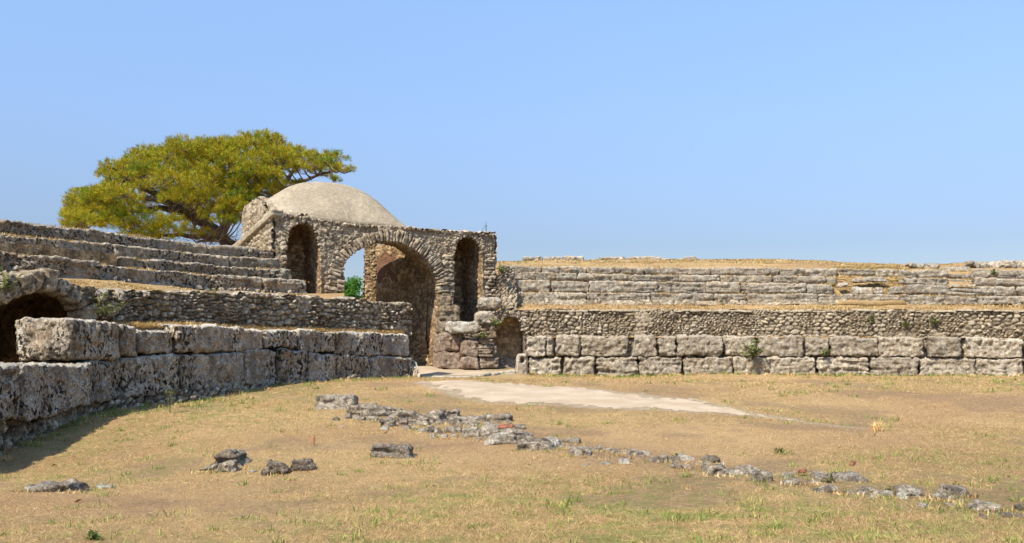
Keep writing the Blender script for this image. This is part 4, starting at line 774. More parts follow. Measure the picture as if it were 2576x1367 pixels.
RK = [
 (cropA, (98, 112, 448, 275), K, 'squared flat-topped grey block standing alone at the start of the stone line', .97, 0, 'stone_block', None),
 (cropA, (392, 205, 680, 330), K, 'low grey slab next to the squared block in the stone line', .8, 0, 'rock', 0),
 (cropA, (535, 215, 940, 345), K, 'long rugged slab sloping down to the right, second in the stone line', .8, .35, 'rock', 0),
 (cropA, (870, 290, 1330, 420), K, 'wide porous pitted rock in the upper part of the stone line', .85, 0, 'rock', 0),
 (cropA, (1215, 247, 1492, 360), K, 'tilted slab whose raised tip points right above the porous rock', .8, -.5, 'rock', 0),
 (cropA, (1395, 318, 1940, 400), K, 'longest flat slab behind the big tilted boulder', .93, 0, 'rock', 0),
 (cropA, (1660, 360, 1995, 510), K, 'big grey boulder tilted down to the right above the red brick', .8, .45, 'boulder', 0),
 (cropA, (1930, 398, 2090, 470), K, 'low dull rock at the right end of the longest flat slab', .7, .2, 'rock', 0),
 (cropA, (1330, 430, 1500, 500), K, 'pale knobbly stone left of the dark pitted stone, below the flat slab', .7, 0, 'rock', 0),
 (cropA, (1480, 440, 1670, 545), K, 'dark pitted stone just left of the big tilted boulder', .7, 0, 'rock', 0),
 (cropA, (1470, 380, 1660, 440), K, 'grey wedge tucked under the longest flat slab', .8, 0, 'rock', 0),
 (cropA, (875, 362, 985, 440), PK, 'pinkish pointed stone in front of the porous rock', .5, 0, 'rock', 0),
 (cropA, (690, 360, 850, 445), K, 'grey layered stone below the long rugged slab', .8, 0, 'rock', 0),
 (cropA, (2000, 478, 2200, 575), K, 'rounded dark grey stone right of the red brick', .75, 0, 'rock', 0),
 (cropA, (1735, 530, 2010, 615), K, 'layered pale slab directly under the red brick', .8, 0, 'rock', 0),
 (cropA, (1640, 465, 1740, 520), K, SM, .7, 0, 'small_stone', 1), (cropA, (1390, 490, 1490, 545), K, SM, .7, 0, 'small_stone', 1),
 (cropA, (1275, 508, 1385, 555), WH, 'small whitish stone in front of the dark pitted stone', .7, 0, 'rock', 0), (cropA, (1198, 515, 1260, 555), K, SM, .7, 0, 'small_stone', 1),
 (cropA, (1345, 365, 1475, 420), K, SM, .8, 0, 'small_stone', 1), (cropA, (430, 322, 520, 375), K, SM, .7, 0, 'small_stone', 1), (cropA, (350, 318, 420, 365), K, SM, .7, 0, 'small_stone', 1),
 (cropA, (500, 345, 560, 390), K, SM, .7, 0, 'small_stone', 1), (cropA, (693, 447, 790, 480), WH, 'small bright stone lying left of the pinkish pointed stone', .7, 0, 'rock', 0), (cropA, (915, 435, 990, 470), K, SM, .7, 0, 'small_stone', 1),
 (cropA, (1010, 440, 1070, 470), K, SM, .7, 0, 'small_stone', 1), (cropA, (1060, 460, 1140, 495), K, SM, .7, 0, 'small_stone', 1), (cropA, (1140, 430, 1220, 500), K, SM, .7, 0, 'small_stone', 1), (cropA, (1220, 455, 1330, 515), K, SM, .7, 0, 'small_stone', 1),
 (cropA, (560, 340, 700, 395), K, SM, .7, 0, 'small_stone', 1), (cropA, (800, 335, 870, 375), WH, SM, .7, 0, 'small_stone', 1), (cropA, (1000, 385, 1180, 430), K, SM, .8, 0, 'small_stone', 1), (cropA, (1200, 350, 1340, 400), K, SM, .8, 0, 'small_stone', 1),
 (cropA, (300, 420, 375, 448), WH, 'small pale stone lying apart left of the stone line', .7, 0, 'rock', 0), (cropA, (250, 350, 310, 385), K, SM, .7, 0, 'small_stone', 1), (cropA, (1600, 520, 1700, 580), K, SM, .7, 0, 'small_stone', 1),(cropA, (1690, 500, 1790, 550), K, SM, .7, 0, 'small_stone', 1),
 (cropA, (615, 605, 990, 745), DK, 'dark rough squared block lying alone on the grass below the stone line', .93, .12, 'rock', None),
 (cropA, (1700, 838, 1762, 868), K, 'tiny grey stone alone on the grass right of the dark squared block', .6, 0, 'rock', None),
 (cropB, (225, 148, 600, 262), WH, 'long crest of bright whitish mortar in the middle of the stone line', .55, .2, 'mortar_crest', 0),
 (cropB, (90, 205, 460, 290), K, 'low layered grey ledge in front of the whitish mortar crest', .85, 0, 'rock', 0),
 (cropB, (560, 175, 700, 215), K, 'thin grey slab at the right end of the whitish crest', .8, 0, 'rock', 0),
 (cropB, (585, 215, 850, 335), K, 'pale lumpy boulder with a weed at its right foot, middle of the stone line', .6, .2, 'boulder', 0),
 (cropB, (885, 208, 1140, 290), K, 'smooth pale slab with a dark right end', .85, .3, 'rock', 0),
 (cropB, (780, 232, 895, 290), K, SM, .7, 0, 'small_stone', 1), (cropB, (1040, 290, 1170, 330), K, SM, .7, 0, 'small_stone', 1),
 (cropB, (1200, 290, 1395, 335), K, 'flat grey slab alone on the grass right of the smooth pale slab', .85, 0, 'rock', 0),
 (cropB, (930, 330, 1010, 362), K, SM, .7, 0, 'small_stone', 1), (cropB, (725, 400, 815, 437), WH, SM, .7, 0, 'small_stone', 1), (cropB, (925, 385, 1030, 425), K, SM, .7, 0, 'small_stone', 1), (cropB, (1110, 378, 1215, 412), WH, SM, .7, 0, 'small_stone', 1),
 (cropB, (1345, 345, 1425, 388), K, SM, .7, 0, 'small_stone', 1), (cropB, (1422, 342, 1580, 410), K, 'dark grooved stone in the thin middle stretch of the stone line', .85, 0, 'rock', 0),
 (cropB, (1585, 350, 1685, 397), K, SM, .7, 0, 'small_stone', 1), (cropB, (1660, 318, 1720, 352), K, SM, .7, 0, 'small_stone', 1), (cropB, (1735, 342, 1860, 390), WH, 'pale flat stone right of the dark grooved stone', .6, .3, 'rock', 0), (cropB, (1900, 358, 2010, 395), DK, SM, .8, 0, 'small_stone', 1),
 (cropB, (1615, 420, 1725, 468), K, SM, .7, 0, 'small_stone', 1), (cropB, (1720, 405, 1830, 480), K, 'pale sloping stone left of the boulder pair with ivy', .6, -.3, 'rock', 0), (cropB, (1830, 385, 1990, 430), K, SM, .7, 0, 'small_stone', 1), (cropB, (1890, 410, 1990, 478), K, SM, .7, 0, 'small_stone', 1),
 (cropB, (1955, 405, 2130, 528), K, 'left boulder of the pair overgrown by a green weed', .7, -.25, 'boulder', 0), (cropB, (2115, 418, 2405, 532), K, 'right boulder of the overgrown pair, long with a notched top', .85, .1, 'boulder', 0),
 (cropB, (2370, 478, 2600, 590), K, 'pale egg-shaped rock sloping right, right of the overgrown pair', .6, .3, 'rock', 0),
 (cropB, (1752, 626, 1788, 655), PK, 'tiny round pinkish pebble beside a weed in the greenish grass', .6, 0, 'pebble', None), (cropB, (632, 945, 688, 988), K, 'tiny grey pebble near the lower edge, left of centre', .6, 0, 'pebble', None),
 (cropB, (290, 350, 385, 368), WH, 'flat pale chip on the grass below the mortar crest', .7, 0, 'rock', None),
 (cropC, (330, 285, 435, 360), WH, 'whitish rounded stone just right of the egg-shaped rock', .7, 0, 'rock', 0), (cropC, (375, 360, 580, 428), K, 'grey stone with a hollow on its left side', .8, 0, 'rock', 0), (cropC, (555, 368, 690, 412), K, SM, .7, 0, 'small_stone', 1),
 (cropC, (515, 278, 650, 315), K, SM, .8, 0, 'small_stone', 1), (cropC, (650, 298, 760, 338), WH, SM, .6, 0, 'small_stone', 1), (cropC, (700, 318, 1110, 388), K, 'long dark-tipped slab carrying an orange shard', .9, -.1, 'rock', 0), (cropC, (640, 378, 895, 503), K, 'pale sloping boulder under the slab with the orange shard', .6, -.2, 'boulder', 0),
 (cropC, (795, 298, 900, 330), DK, SM, .8, 0, 'small_stone', 1), (cropC, (950, 462, 1110, 515), K, 'low ridged stone right of the pale sloping boulder', .8, .2, 'rock', 0), (cropC, (1120, 455, 1230, 497), K, SM, .7, 0, 'small_stone', 1), (cropC, (1250, 480, 1370, 530), K, SM, .8, 0, 'small_stone', 1),
 (cropC, (1165, 520, 1225, 550), WH, SM, .7, 0, 'small_stone', 1), (cropC, (1420, 515, 1490, 552), WH, SM, .7, 0, 'small_stone', 1), (cropC, (1490, 430, 1745, 552), K, 'rounded dark-topped boulder, third large rock from the right edge', .75, .1, 'boulder', 0),
 (cropC, (1820, 432, 2110, 525), K, 'grey sloping boulder behind the ridged one near the right edge', .6, .3, 'boulder', 0), (cropC, (1770, 485, 1965, 578), K, 'grey ridged rock in front of the sloping boulder near the right edge', .6, .15, 'rock', 0),
 (cropC, (2145, 540, 2440, 672), K, 'domed grooved boulder nearest the right edge', .65, .05, 'boulder', 0), (cropC, (2430, 672, 2620, 732), K, 'flat pale slab cut by the right edge of the stone line', .9, .1, 'rock', 0), (cropC, (1655, 615, 1735, 642), WH, SM, .7, 0, 'small_stone', 1),
 (cropC, (2220, 726, 2265, 757), PK, 'pinkish pebble on bare soil at the lower right', .6, 0, 'pebble', None), (cropC, (2030, 545, 2090, 575), K, SM, .7, 0, 'small_stone', 1), (cropC, (2560, 560, 2680, 660), K, 'boulder beyond the right edge of the stone line', .6, 0, 'boulder', 0),
 (cropD, (180, 398, 560, 495), K, 'long flat rock with a dark front, alone at the lower left', .8, .35, 'rock', None), (cropD, (490, 462, 612, 500), DK, 'dark toe of rock at the right end of the long flat rock', .7, .3, 'rock', None), (cropD, (695, 425, 850, 475), WH, 'flat whitish stone flush with the grass at the lower left', .7, .2, 'rock', None),
 (cropD, (1500, 150, 1885, 320), K, 'pointed pale grooved rock like a small pyramid on the left grass', .25, 0, 'rock', None), (cropD, (1450, 270, 1620, 345), K, 'low pale shoulder in front of the pointed rock', .6, -.2, 'rock', None), (cropD, (1600, 285, 1790, 350), K, 'low flat stone at the right foot of the pointed rock', .6, 0, 'rock', None),
 (cropD, (1980, 250, 2155, 370), DK, 'dark craggy rock, left one of the pair right of the pointed rock', .85, 0, 'rock', None), (cropD, (2155, 235, 2370, 348), DK, 'dark craggy rock, right one of the pair right of the pointed rock', .65, .1, 'rock', None), (cropD, (1840, 325, 1910, 354), WH, 'pale chip between the pointed rock and the dark pair', .7, 0, 'rock', None),
]
big_ = [(r_[0](*r_[1]), r_[3]) for r_ in RK if r_[3] is not SM and r_[6] != 'pebble']; used_ = set(); FEET = []
extra_rng = random.Random(12);
la = np.array(LINE, float)
for k in range(110):
    x = extra_rng.uniform(870, 2540)
    if x > 1330 and extra_rng.random() < .45: continue
    y = float(np.interp(x, la[:, 0], la[:, 1]))+extra_rng.gauss(3, 9 if x < 1330 else 8); w_ = extra_rng.uniform(9, 26)*(1 if x < 1400 else .85); h_ = w_*extra_rng.uniform(.3, .5)
    RK.append((lambda a, b, c, d: (a, b, c, d), (x-w_/2, y-h_, x+w_/2, y), extra_rng.choice([K, K, K, WH, PK]), SM, .7, 0, 'small_stone', 1))
def near_label(b, mt):
    xc, yc = (b[0]+b[2])/2, (b[1]+b[3])/2; L_ = sorted(big_, key=lambda t: ((t[0][0]+t[0][2])/2-xc)**2+4*((t[0][1]+t[0][3])/2-yc)**2)
    col_ = 'pale' if mt is WH else 'pinkish' if mt is PK else 'dark' if mt is DK else 'grey'; sz = 'tiny' if b[2]-b[0] < 20 else 'small'
    for (bb, lab_) in L_[:6]:
        bx_, by_ = (bb[0]+bb[2])/2, (bb[1]+bb[3])/2; hd = 'left of' if xc < bb[0] else 'right of' if xc > bb[2] else 'in front of' if yc > by_ else 'just behind'
        ws = ('the '+lab_).split(); t = ' '.join(([sz, col_, 'stone']+hd.split()+ws)[:16])
        while t.split()[-1] in ('a', 'the', 'of', 'in', 'on', 'by', 'and', 'with', 'right', 'left', 'below', 'under', 'above', 'its', 'at', 'next', 'to', 'behind', 'just', 'whose', 'beside', 'green', 'flat', 'raised', 'dark', 'red', 'near', 'like', 'big', 'sloping', 'smooth', 'whitish', 'mortar'): t = ' '.join(t.split()[:-1])
        if t not in used_: used_.add(t); return t
    return t
for i, (cf, bx, mt, lb, fl_, ln, nm, gr) in enumerate(RK):
    if lb is SM: lb = near_label(cf(*bx), mt); lb = ' '.join(lb.split()[:16])
    x0, y0, x1, y1 = cf(*bx); kw = {}; ex_ = (x1-x0)*.06; x0 -= ex_; x1 += ex_; y0 -= (y1-y0)*.12
    if 'pyramid' in lb: kw = dict(dep=.7, rough=.05, low=.04, strata=.07, pits=.02); ln = .12
    if x0 > 1330 and gr is not None: y0 += (y1-y0)*.16; x0 -= 2; x1 += 2
    if mt is DK: fl_ = .9 if 'squared' in lb else min(fl_, .7); kw = dict(rough=.09, low=.07, strata=.07)
    if 'squared flat-topped' in lb: kw = dict(dep=.55, rough=.04, low=.04, strata=.01)
    if mt is WH: kw.setdefault('strata', .01)
    group = {None: None, 0: 'large stones of the broken line', 1: SMG}[gr]
    FEET.append(((x0+x1)/2, y1, x1-x0)); rock(x0, y0, x1, y1, mt, 500+i*3, nm, lb, 'pebble' if nm == 'pebble' else 'block' if nm == 'stone_block' else 'boulder' if nm == 'boulder' else 'stone', group, fl_, lean=ln, **kw)
# brick and shards
def chip(cf, bx, mat, name, label, cat, th=None, seed=0):
    x0, y0, x1, y1 = cf(*bx); c = onground((x0+x1)/2, y1); D = c[1]; L = (x1-x0)/F*D; H = max(.03, (y1-y0)/F*D*.6)
    if th is not None: c = c+np.array([0, 0, th])
    V, Q = stone(c+[-L/2, 0, 0], c+[L/2, 0, 0], c+[L/2-.02, 0, H], c+[-L/2, 0, H], np.array([.04, L*.5, .03]), .015, seed, .012, rough=.012, low=.02, strata=0, pits=0)
    return meta(mk(name, V, Q, mat, None, c), label, cat)
chip(cropA, (1838, 512, 1990, 548), TE, 'brick', 'thin red brick wedged under the big tilted boulder', 'brick', .16)
chip(cropC, (480, 318, 565, 345), TE, 'tile_shard', 'orange tile shard lying right of the whitish rounded stone', 'tile shard', .03, 1)
chip(cropC, (955, 322, 1000, 350), TE, 'tile_shard', 'small orange tile shard on top of the long dark-tipped slab', 'tile shard', .14, 2)
def leaf(cf, bx, label, up=0.):
    x0, y0, x1, y1 = cf(*bx); c = onground((x0+x1)/2, y1); D = c[1]; L = (x1-x0)/F*D; n = 9
    a = np.linspace(-1, 1, n); b = np.linspace(-1, 1, 7); A_, B_ = np.meshgrid(a, b, indexing='ij'); wd = (1-np.abs(A_)**1.6)*.55*(1+.25*np.sin(A_*9))
    q = np.stack([A_*L*.5, B_*wd*L*.6, .25*L*np.abs(B_)*wd+.12*L*np.sin(A_*2.5)], -1).reshape(-1, 3)
    if up: q = np.stack([q[:, 1]*.8, q[:, 2], q[:, 0]*2.2+L*.9], 1)
    V = np.concatenate([q+[0, 0, .02], q+[0, 0, .014]])+c; g1 = gridf(n, 7); meta(mk('dry_leaf', V, np.concatenate([g1, g1[:, ::-1]+n*7]), MAT['leafdry'], None, c), label, 'leaf')
leaf(cropD, (560, 548, 625, 575), 'curled brown leaf on the grass right of the long flat rock')
leaf(cropD, (382, 265, 430, 303), 'orange-brown leaf at the edge of the wall shadow, lower left')
leaf(cropD, (2350, 105, 2388, 150), 'dark brown leaf standing upright in the grass above the dark rock pair', 1)
leaf(cropA, (740, 475, 790, 508), 'orange dry leaf beside the small bright stone')

# ================================================================== PLANTS
def arr(n): return np.zeros((n,))
def blades(p, L, W, tilt, col, rs, az=None, bend=.3, two=True):
    """triangular blades with a bend; p (n,3)"""
    n = len(p); az = rs.uniform(0, 2*np.pi, n) if az is None else az
    d = np.stack([np.cos(az)*np.sin(tilt), np.sin(az)*np.sin(tilt), np.cos(tilt)], 1); s_ = np.stack([-np.sin(az), np.cos(az), az*0], 1)
    rot = rs.uniform(-.9, .9, n); s_ = nrm(s_+rot[:, None]*np.cross(d, s_)*.9)
    if not two:
        V = np.stack([p-s_*W[:, None]/2, p+s_*W[:, None]/2, p+d*L[:, None]], 1).reshape(-1, 3); C = np.zeros((n, 3, 3)); C[..., 0] = col[:, None]
        return V, np.arange(3*n).reshape(-1, 3), C.reshape(-1, 3)
    mid = p+d*L[:, None]*.55; tip = p+d*L[:, None]+np.stack([np.cos(az), np.sin(az), -1+0*az], 1)*(L*bend*rs.uniform(0, .5, n))[:, None]
    V = np.stack([p-s_*W[:, None]/2, p+s_*W[:, None]/2, mid+s_*W[:, None]*.4, mid-s_*W[:, None]*.4, tip], 1).reshape(-1, 3)
    b = np.arange(n)[:, None]*5; Fq = np.concatenate([b+np.array([[0, 1, 2, 3]]), b+np.array([[3, 2, 4, 4]])], 0)
    Ft = np.concatenate([b+np.array([[0, 1, 2]]), b+np.array([[0, 2, 3]]), b+np.array([[3, 2, 4]])], 0)
    C = np.zeros((n, 5, 3)); C[..., 0] = col[:, None]; return V, Ft, C.reshape(-1, 3)
rs = np.random.RandomState(7)
def bcol(n, g):                          # colour index: straw or green with probability g
    r = rs.uniform(0, 1, n); return np.where(rs.uniform(0, 1, n) < g, .76+.24*r, .05+.6*r)
acc = Acc(); N = 1250000
Dd = 7.2*np.exp(rs.uniform(0, np.log(38.5/7.2), N)); px = rs.uniform(-160, 2740, N); X = (px-CX)/F*Dd
lim = np.where(px < 1040, lpD(px)-.25, np.where(px > 1320, rpD(px)-.05, 33.0+.0*px))
ok = Dd < lim; X, Dd, px = X[ok], Dd[ok], px[ok]
pmv = path_mask(X, Dd); dens = .74+.2*greenness(X, Dd)-.25*sms(1500, 300, px)*sms(22, 12, Dd)-1.1*soil(X, Dd)+.35*vn(np.stack([X*3, Dd*3, X*0], 1), 19)
ok = rs.uniform(0, 1, len(X)) < np.clip(.38-pmv*1.3, .03, 1); ok &= (rs.uniform(0, 1, len(X)) < np.clip(dens, .1, 1))
X, Dd, px = X[ok], Dd[ok], px[ok]; n = len(X); g_ = greenness(X, Dd)
p = np.stack([X, Dd, gz(X, Dd)-.003], 1); q2 = vn(np.stack([X*4, Dd*4, X*0], 1), 55); q3 = vn(np.stack([X*1.1, Dd*1.1, X*0+9], 1), 56)
gp = np.clip((g_-.22)*1.25, 0, 1)*sms(-.25, .35, q2)*sms(-.6, .3, q3)+.02
L = rs.uniform(.012, .04, n)*(1+Dd/22)*(1+.7*g_); W = np.maximum(.0022, Dd*.00022)*rs.uniform(.6, 1.4, n)
tl = np.radians(90-48*rs.uniform(0, 1, n)**1.6-2); cc = bcol(n, gp); lg = rs.uniform(0, 1, n) < .035; L[lg] *= 3.2; tl[lg] = np.radians(rs.uniform(80, 89, lg.sum())); cc[lg] = rs.uniform(.4, .66, lg.sum())
V, f, C = blades(p, L, W, tl, cc, rs, two=False); o = mk('dry_grass', V, f, MAT['grass'], None, (0, 0, 0), C); o['kind'] = 'stuff'; meta(o, 'short scorched grass covering the arena floor', 'grass')
# green weeds and taller tufts
acc = Acc()
def tuft(c, n, L, W, tmax, col, spread):
    a = rs.uniform(0, 2*np.pi, n); r = spread*np.sqrt(rs.uniform(0, 1, n)); p = np.stack([c[0]+r*np.cos(a), c[1]+r*np.sin(a), np.full(n, c[2])-.01], 1)
    V, f, C = blades(p, L*rs.uniform(.5, 1.1, n), np.full(n, W)*rs.uniform(.7, 1.3, n), np.radians(rs.uniform(5, tmax, n)), np.clip(col+rs.uniform(-.12, .12, n), 0, 1), rs, bend=.5); acc.add(V, f, C)
for i in range(900):
    D = 7.5*math.exp(rs.uniform(0, math.log(36/7.5))); x = rs.uniform(-50, 2640); Xc = (x-CX)/F*D
    if D > (float(lpD(x))-.3 if x < 1040 else float(rpD(x))-.1 if x > 1320 else 32.5): continue
    a1 = np.array([Xc]); a2 = np.array([D]); gg = float(greenness(a1, a2)[0])
    if path_mask(a1, a2)[0] > -.15 or rs.uniform() > gg+.15: continue
    tuft((Xc, D, float(gz(a1, a2)[0])), rs.randint(10, 34), rs.uniform(.05, .11)*(1+D/40), max(.008, D*.0006), 75, .88, rs.uniform(.04, .16)*(1+D/30))
for (x, y, w_) in FEET:
    for k in range(max(1, int(w_/9))):
        if rs.uniform() < .3: continue
        c = onground(x+rs.uniform(-.55, .55)*w_, y+rs.uniform(-1, 3)); tuft(c, rs.randint(8, 20), rs.uniform(.06, .11), .008, 80, rs.choice([.15, .3, .45, .45, .6, .88]), .12)
for x in np.arange(1330, 2900, 7):       # greener strip along the foot of the right wall
    if rs.uniform() < .75:
        D = float(rpD(x))-rs.uniform(.05, .9); Xc = (x-CX)/F*D; tuft((Xc, D, float(gz(np.array([Xc]), np.array([D]))[0])), 22, .17, .02, 60, rs.choice([.35, .6, .85, .85, .95]), .14)
for x in np.arange(-60, 1040, 9):        # along the shaded foot of the left wall
    if rs.uniform() < .75:
        D = float(lpD(x))-rs.uniform(.2, 1.4); Xc = (x-CX)/F*D; tuft((Xc, D, float(gz(np.array([Xc]), np.array([D]))[0])), 22, .14, .014, 65, rs.choice([.4, .8, .9, .95]), .14)
acc.out('green_weeds', MAT['grass'], None, (0, 0, 0)); o = bpy.data.objects['green_weeds']; o['kind'] = 'stuff'; meta(o, 'low green weeds and tufts scattered over the arena floor', 'weeds')
# dry grass on the banks and ledges
acc = Acc()
def treads(top_, Ds_, x0, x1, n, lo, hi, w_, green):
    x = rs.uniform(x0, x1, n); pts = P(x, top_(x), Ds_(x)); off = rs.uniform(.22, .7, n)*(rs.uniform(0, 1, n)); pts[:, 1] += off; k_ = vn(np.c_[x*.03, x*0, x*0], 3)+rs.uniform(-.3, .6, n) > -.1; cover0(pts[k_]+np.array([0, 0, -.03]), lo, hi, w_, green)
def cover0(p, lo, hi, w_, green):
    n = len(p); V, f, C = blades(p, rs.uniform(lo, hi, n), np.full(n, w_)*rs.uniform(.7, 1.3, n), np.radians(rs.uniform(10, 75, n)), np.minimum(bcol(n, green), 1)*np.where(rs.uniform(0, 1, n) < .5, 1, .8), rs, bend=.5); acc.add(V, f, C)
def ongrid(G, n, i0, i1, j0, j1):
    i = rs.uniform(i0, i1-1.001, n); j = rs.uniform(j0, j1-1.001, n); a = i.astype(int); b = j.astype(int); u = (i-a)[:, None]; v = (j-b)[:, None]
    return G[a, b]*(1-u)*(1-v)+G[a+1, b]*u*(1-v)+G[a, b+1]*(1-u)*v+G[a+1, b+1]*u*v
def cover(p, lo, hi, w_, green, tmax=75):
    n = len(p); p = p+np.stack([0*p[:, 0], 0*p[:, 0], .05*fbm(p*1.1, 4, 77)-.01], 1); k_ = fbm(p*1.5, 3, 15)+rs.uniform(-.2, .45, n) > 0; p = p[k_]; n = len(p); V, f, C = blades(p, rs.uniform(lo*.7, hi*.75, n), np.full(n, w_)*rs.uniform(.7, 1.3, n), np.radians(rs.uniform(25, tmax+8, n)), bcol(n, green), rs, bend=.5); acc.add(V, f, C)
GL = bankL
cover(ongrid(GL, 26000, 30, GL.shape[0], 1, 10), .04, .13, .014, .12)
cover(ongrid(GL, 9000, 30, GL.shape[0], 10, GL.shape[1]-12), .04, .11, .014, .2)
cover(ongrid(ledgeL, 80000, 0, ledgeL.shape[0], 1, ledgeL.shape[1]), .10, .30, .012, .05)
cover(ongrid(GR, 30000, 141, 175, 9, 26), .05, .12, .02, .3)
cover(ongrid(GL, 16000, 0, 60, 1, 10), .05, .15, .013, .12)
cover(ongrid(GR, 30000, 0, GR.shape[0]-20, 3, 9), .05, .14, .018, .12)
cover(ongrid(GR, 26000, 0, GR.shape[0]-20, 9, 26), .04, .10, .018, .15)
cover(ongrid(GR, 60000, 0, GR.shape[0]-20, 26, GR.shape[1]-40), .06, .15, .022, .2)
for k in range(4):
    treads(rTop[k], rD[k], 1260, 2900, 5500, .04, .12, .018, .12); treads(lTop[k], lD[k], -200, ends[k], 2600, .04, .11, .014, .15)
cover(ongrid(Gl, 7000, 0, Gl.shape[0]-20, 0, Gl.shape[1]), .05, .16, .016, .15)
acc.out('bank_grass', MAT['grass'], None, (0, 0, 0)); o = bpy.data.objects['bank_grass']; o['kind'] = 'stuff'; meta(o, 'dry straw-coloured grass on the banks and ledges of both stands', 'grass')
# single plants
def plant(c, h, n, col, label, name='weed', spread=.12, lw=.03, mat='weed', tm=60, cat='weed', group=None):
    e = empty(name, c, label, cat, group); a = Acc(); st = Acc(); c = np.array(c, float)
    for k in range(n):
        az = rs.uniform(0, 6.28); t = math.radians(rs.uniform(5, tm)); L = h*rs.uniform(.5, 1); d = np.array([math.cos(az)*math.sin(t), math.sin(az)*math.sin(t), math.cos(t)])
        b = c+np.array([rs.uniform(-1, 1), rs.uniform(-1, 1), 0])*spread*.3; st.add(*tube([b, b+d*L*.5, b+d*L+[0, 0, -.1*L]], [.006, .004, .002], 4))
        m_ = 9; tt = rs.uniform(.25, 1, m_); pp = b+d*L*tt[:, None]
        a.add(*blades(pp, np.full(m_, h*.22)*rs.uniform(.6, 1.2, m_), np.full(m_, lw), np.radians(rs.uniform(20, 110, m_)), np.clip(col+rs.uniform(-.3, .3, m_), 0, 1), rs))
    a.out('leaves', MAT[mat], e); st.out('stem', MAT['twig'], e)
plant(P(1893, 905, 36.0), .75, 26, .6, 'tall weed growing out of a joint of the right arena wall', lw=.06)
plant(P(2076, 895, 35.7), .32, 20, .5, 'small round green weed in the joint of the right arena wall', lw=.05, tm=85)
for (x, y, h_, l_) in ((2191, 812, .35, 'green weed on the right rubble wall, leftmost of three'), (2279, 824, .3, 'green weed on the right rubble wall, middle of three'), (2351, 818, .35, 'green weed on the right rubble wall, rightmost of three'), (2500, 692, .3, 'green weed between the jagged boulders at the upper right')):
    plant(P(x, y, float(rwD(x))-.12 if y > 700 else 38.4), h_, 16, .75, l_, lw=.045, tm=85, group='weeds on the right stand')
plant(P(1246, 826, 35.7), .5, 14, .8, 'yellow-green fern on the tumbled masonry left of the small blind arch', lw=.05)
plant(P(1215, 852, 35.5), .35, 18, .7, 'green moss-like tuft on the stump of big stones', lw=.05, tm=80)
plant(P(1263, 690, 38.4), .5, 14, .6, 'green weed on the rubble slope right of the gatehouse', lw=.05)
plant(onground(428, 1040), .85, 5, .5, 'tall thin dry stalk at the edge of the left shadow', lw=.012, tm=14, spread=.05)
plant(P(262, 803, 22.2), .6, 16, .5, 'green weed at the right foot of the left vaulted opening', lw=.04)
plant(P(12, 742, 20.3), .6, 16, .5, 'weed on top of the wall at the left picture edge', lw=.04)
plant(onground(236, 1358), .09, 18, .95, 'low broad-leaved green weed at the lower left', lw=.05, tm=88)
plant(P(536, 768, 26.1), .5, 16, .7, 'yellowish weed hanging on the left rubble wall', lw=.04)
acc_, acc = acc if False else None, Acc(); c_ = onground(2205, 1085); tuft(c_, 90, .26, .012, 38, .52, .09); acc.out('grass_tuft', MAT['grass'], None, c_); meta(bpy.data.objects['grass_tuft'], 'tuft of pale dry grass standing alone on the right grass', 'grass tuft')
for (x, y) in ((1325, 1120), (1960, 1140), (2235, 1245), (2400, 1240), (2600, 1262), (2090, 1215), (1700, 1160)):
    plant(onground(x, y), .13, 10, .4, {1325: 'green weed at the foot of the red brick', 1960: 'small green weed alone on the greenish grass, above the line of stones', 2235: 'green weed right of the low ridged stone', 2400: 'green weed in front of the sloping boulder near the right edge', 2600: 'green weed at the right picture edge', 2090: 'green weed on the slab with the orange shard', 1700: 'green weed beside the dark grooved stone'}[x], lw=.022, tm=80, group='weeds at the stone line')

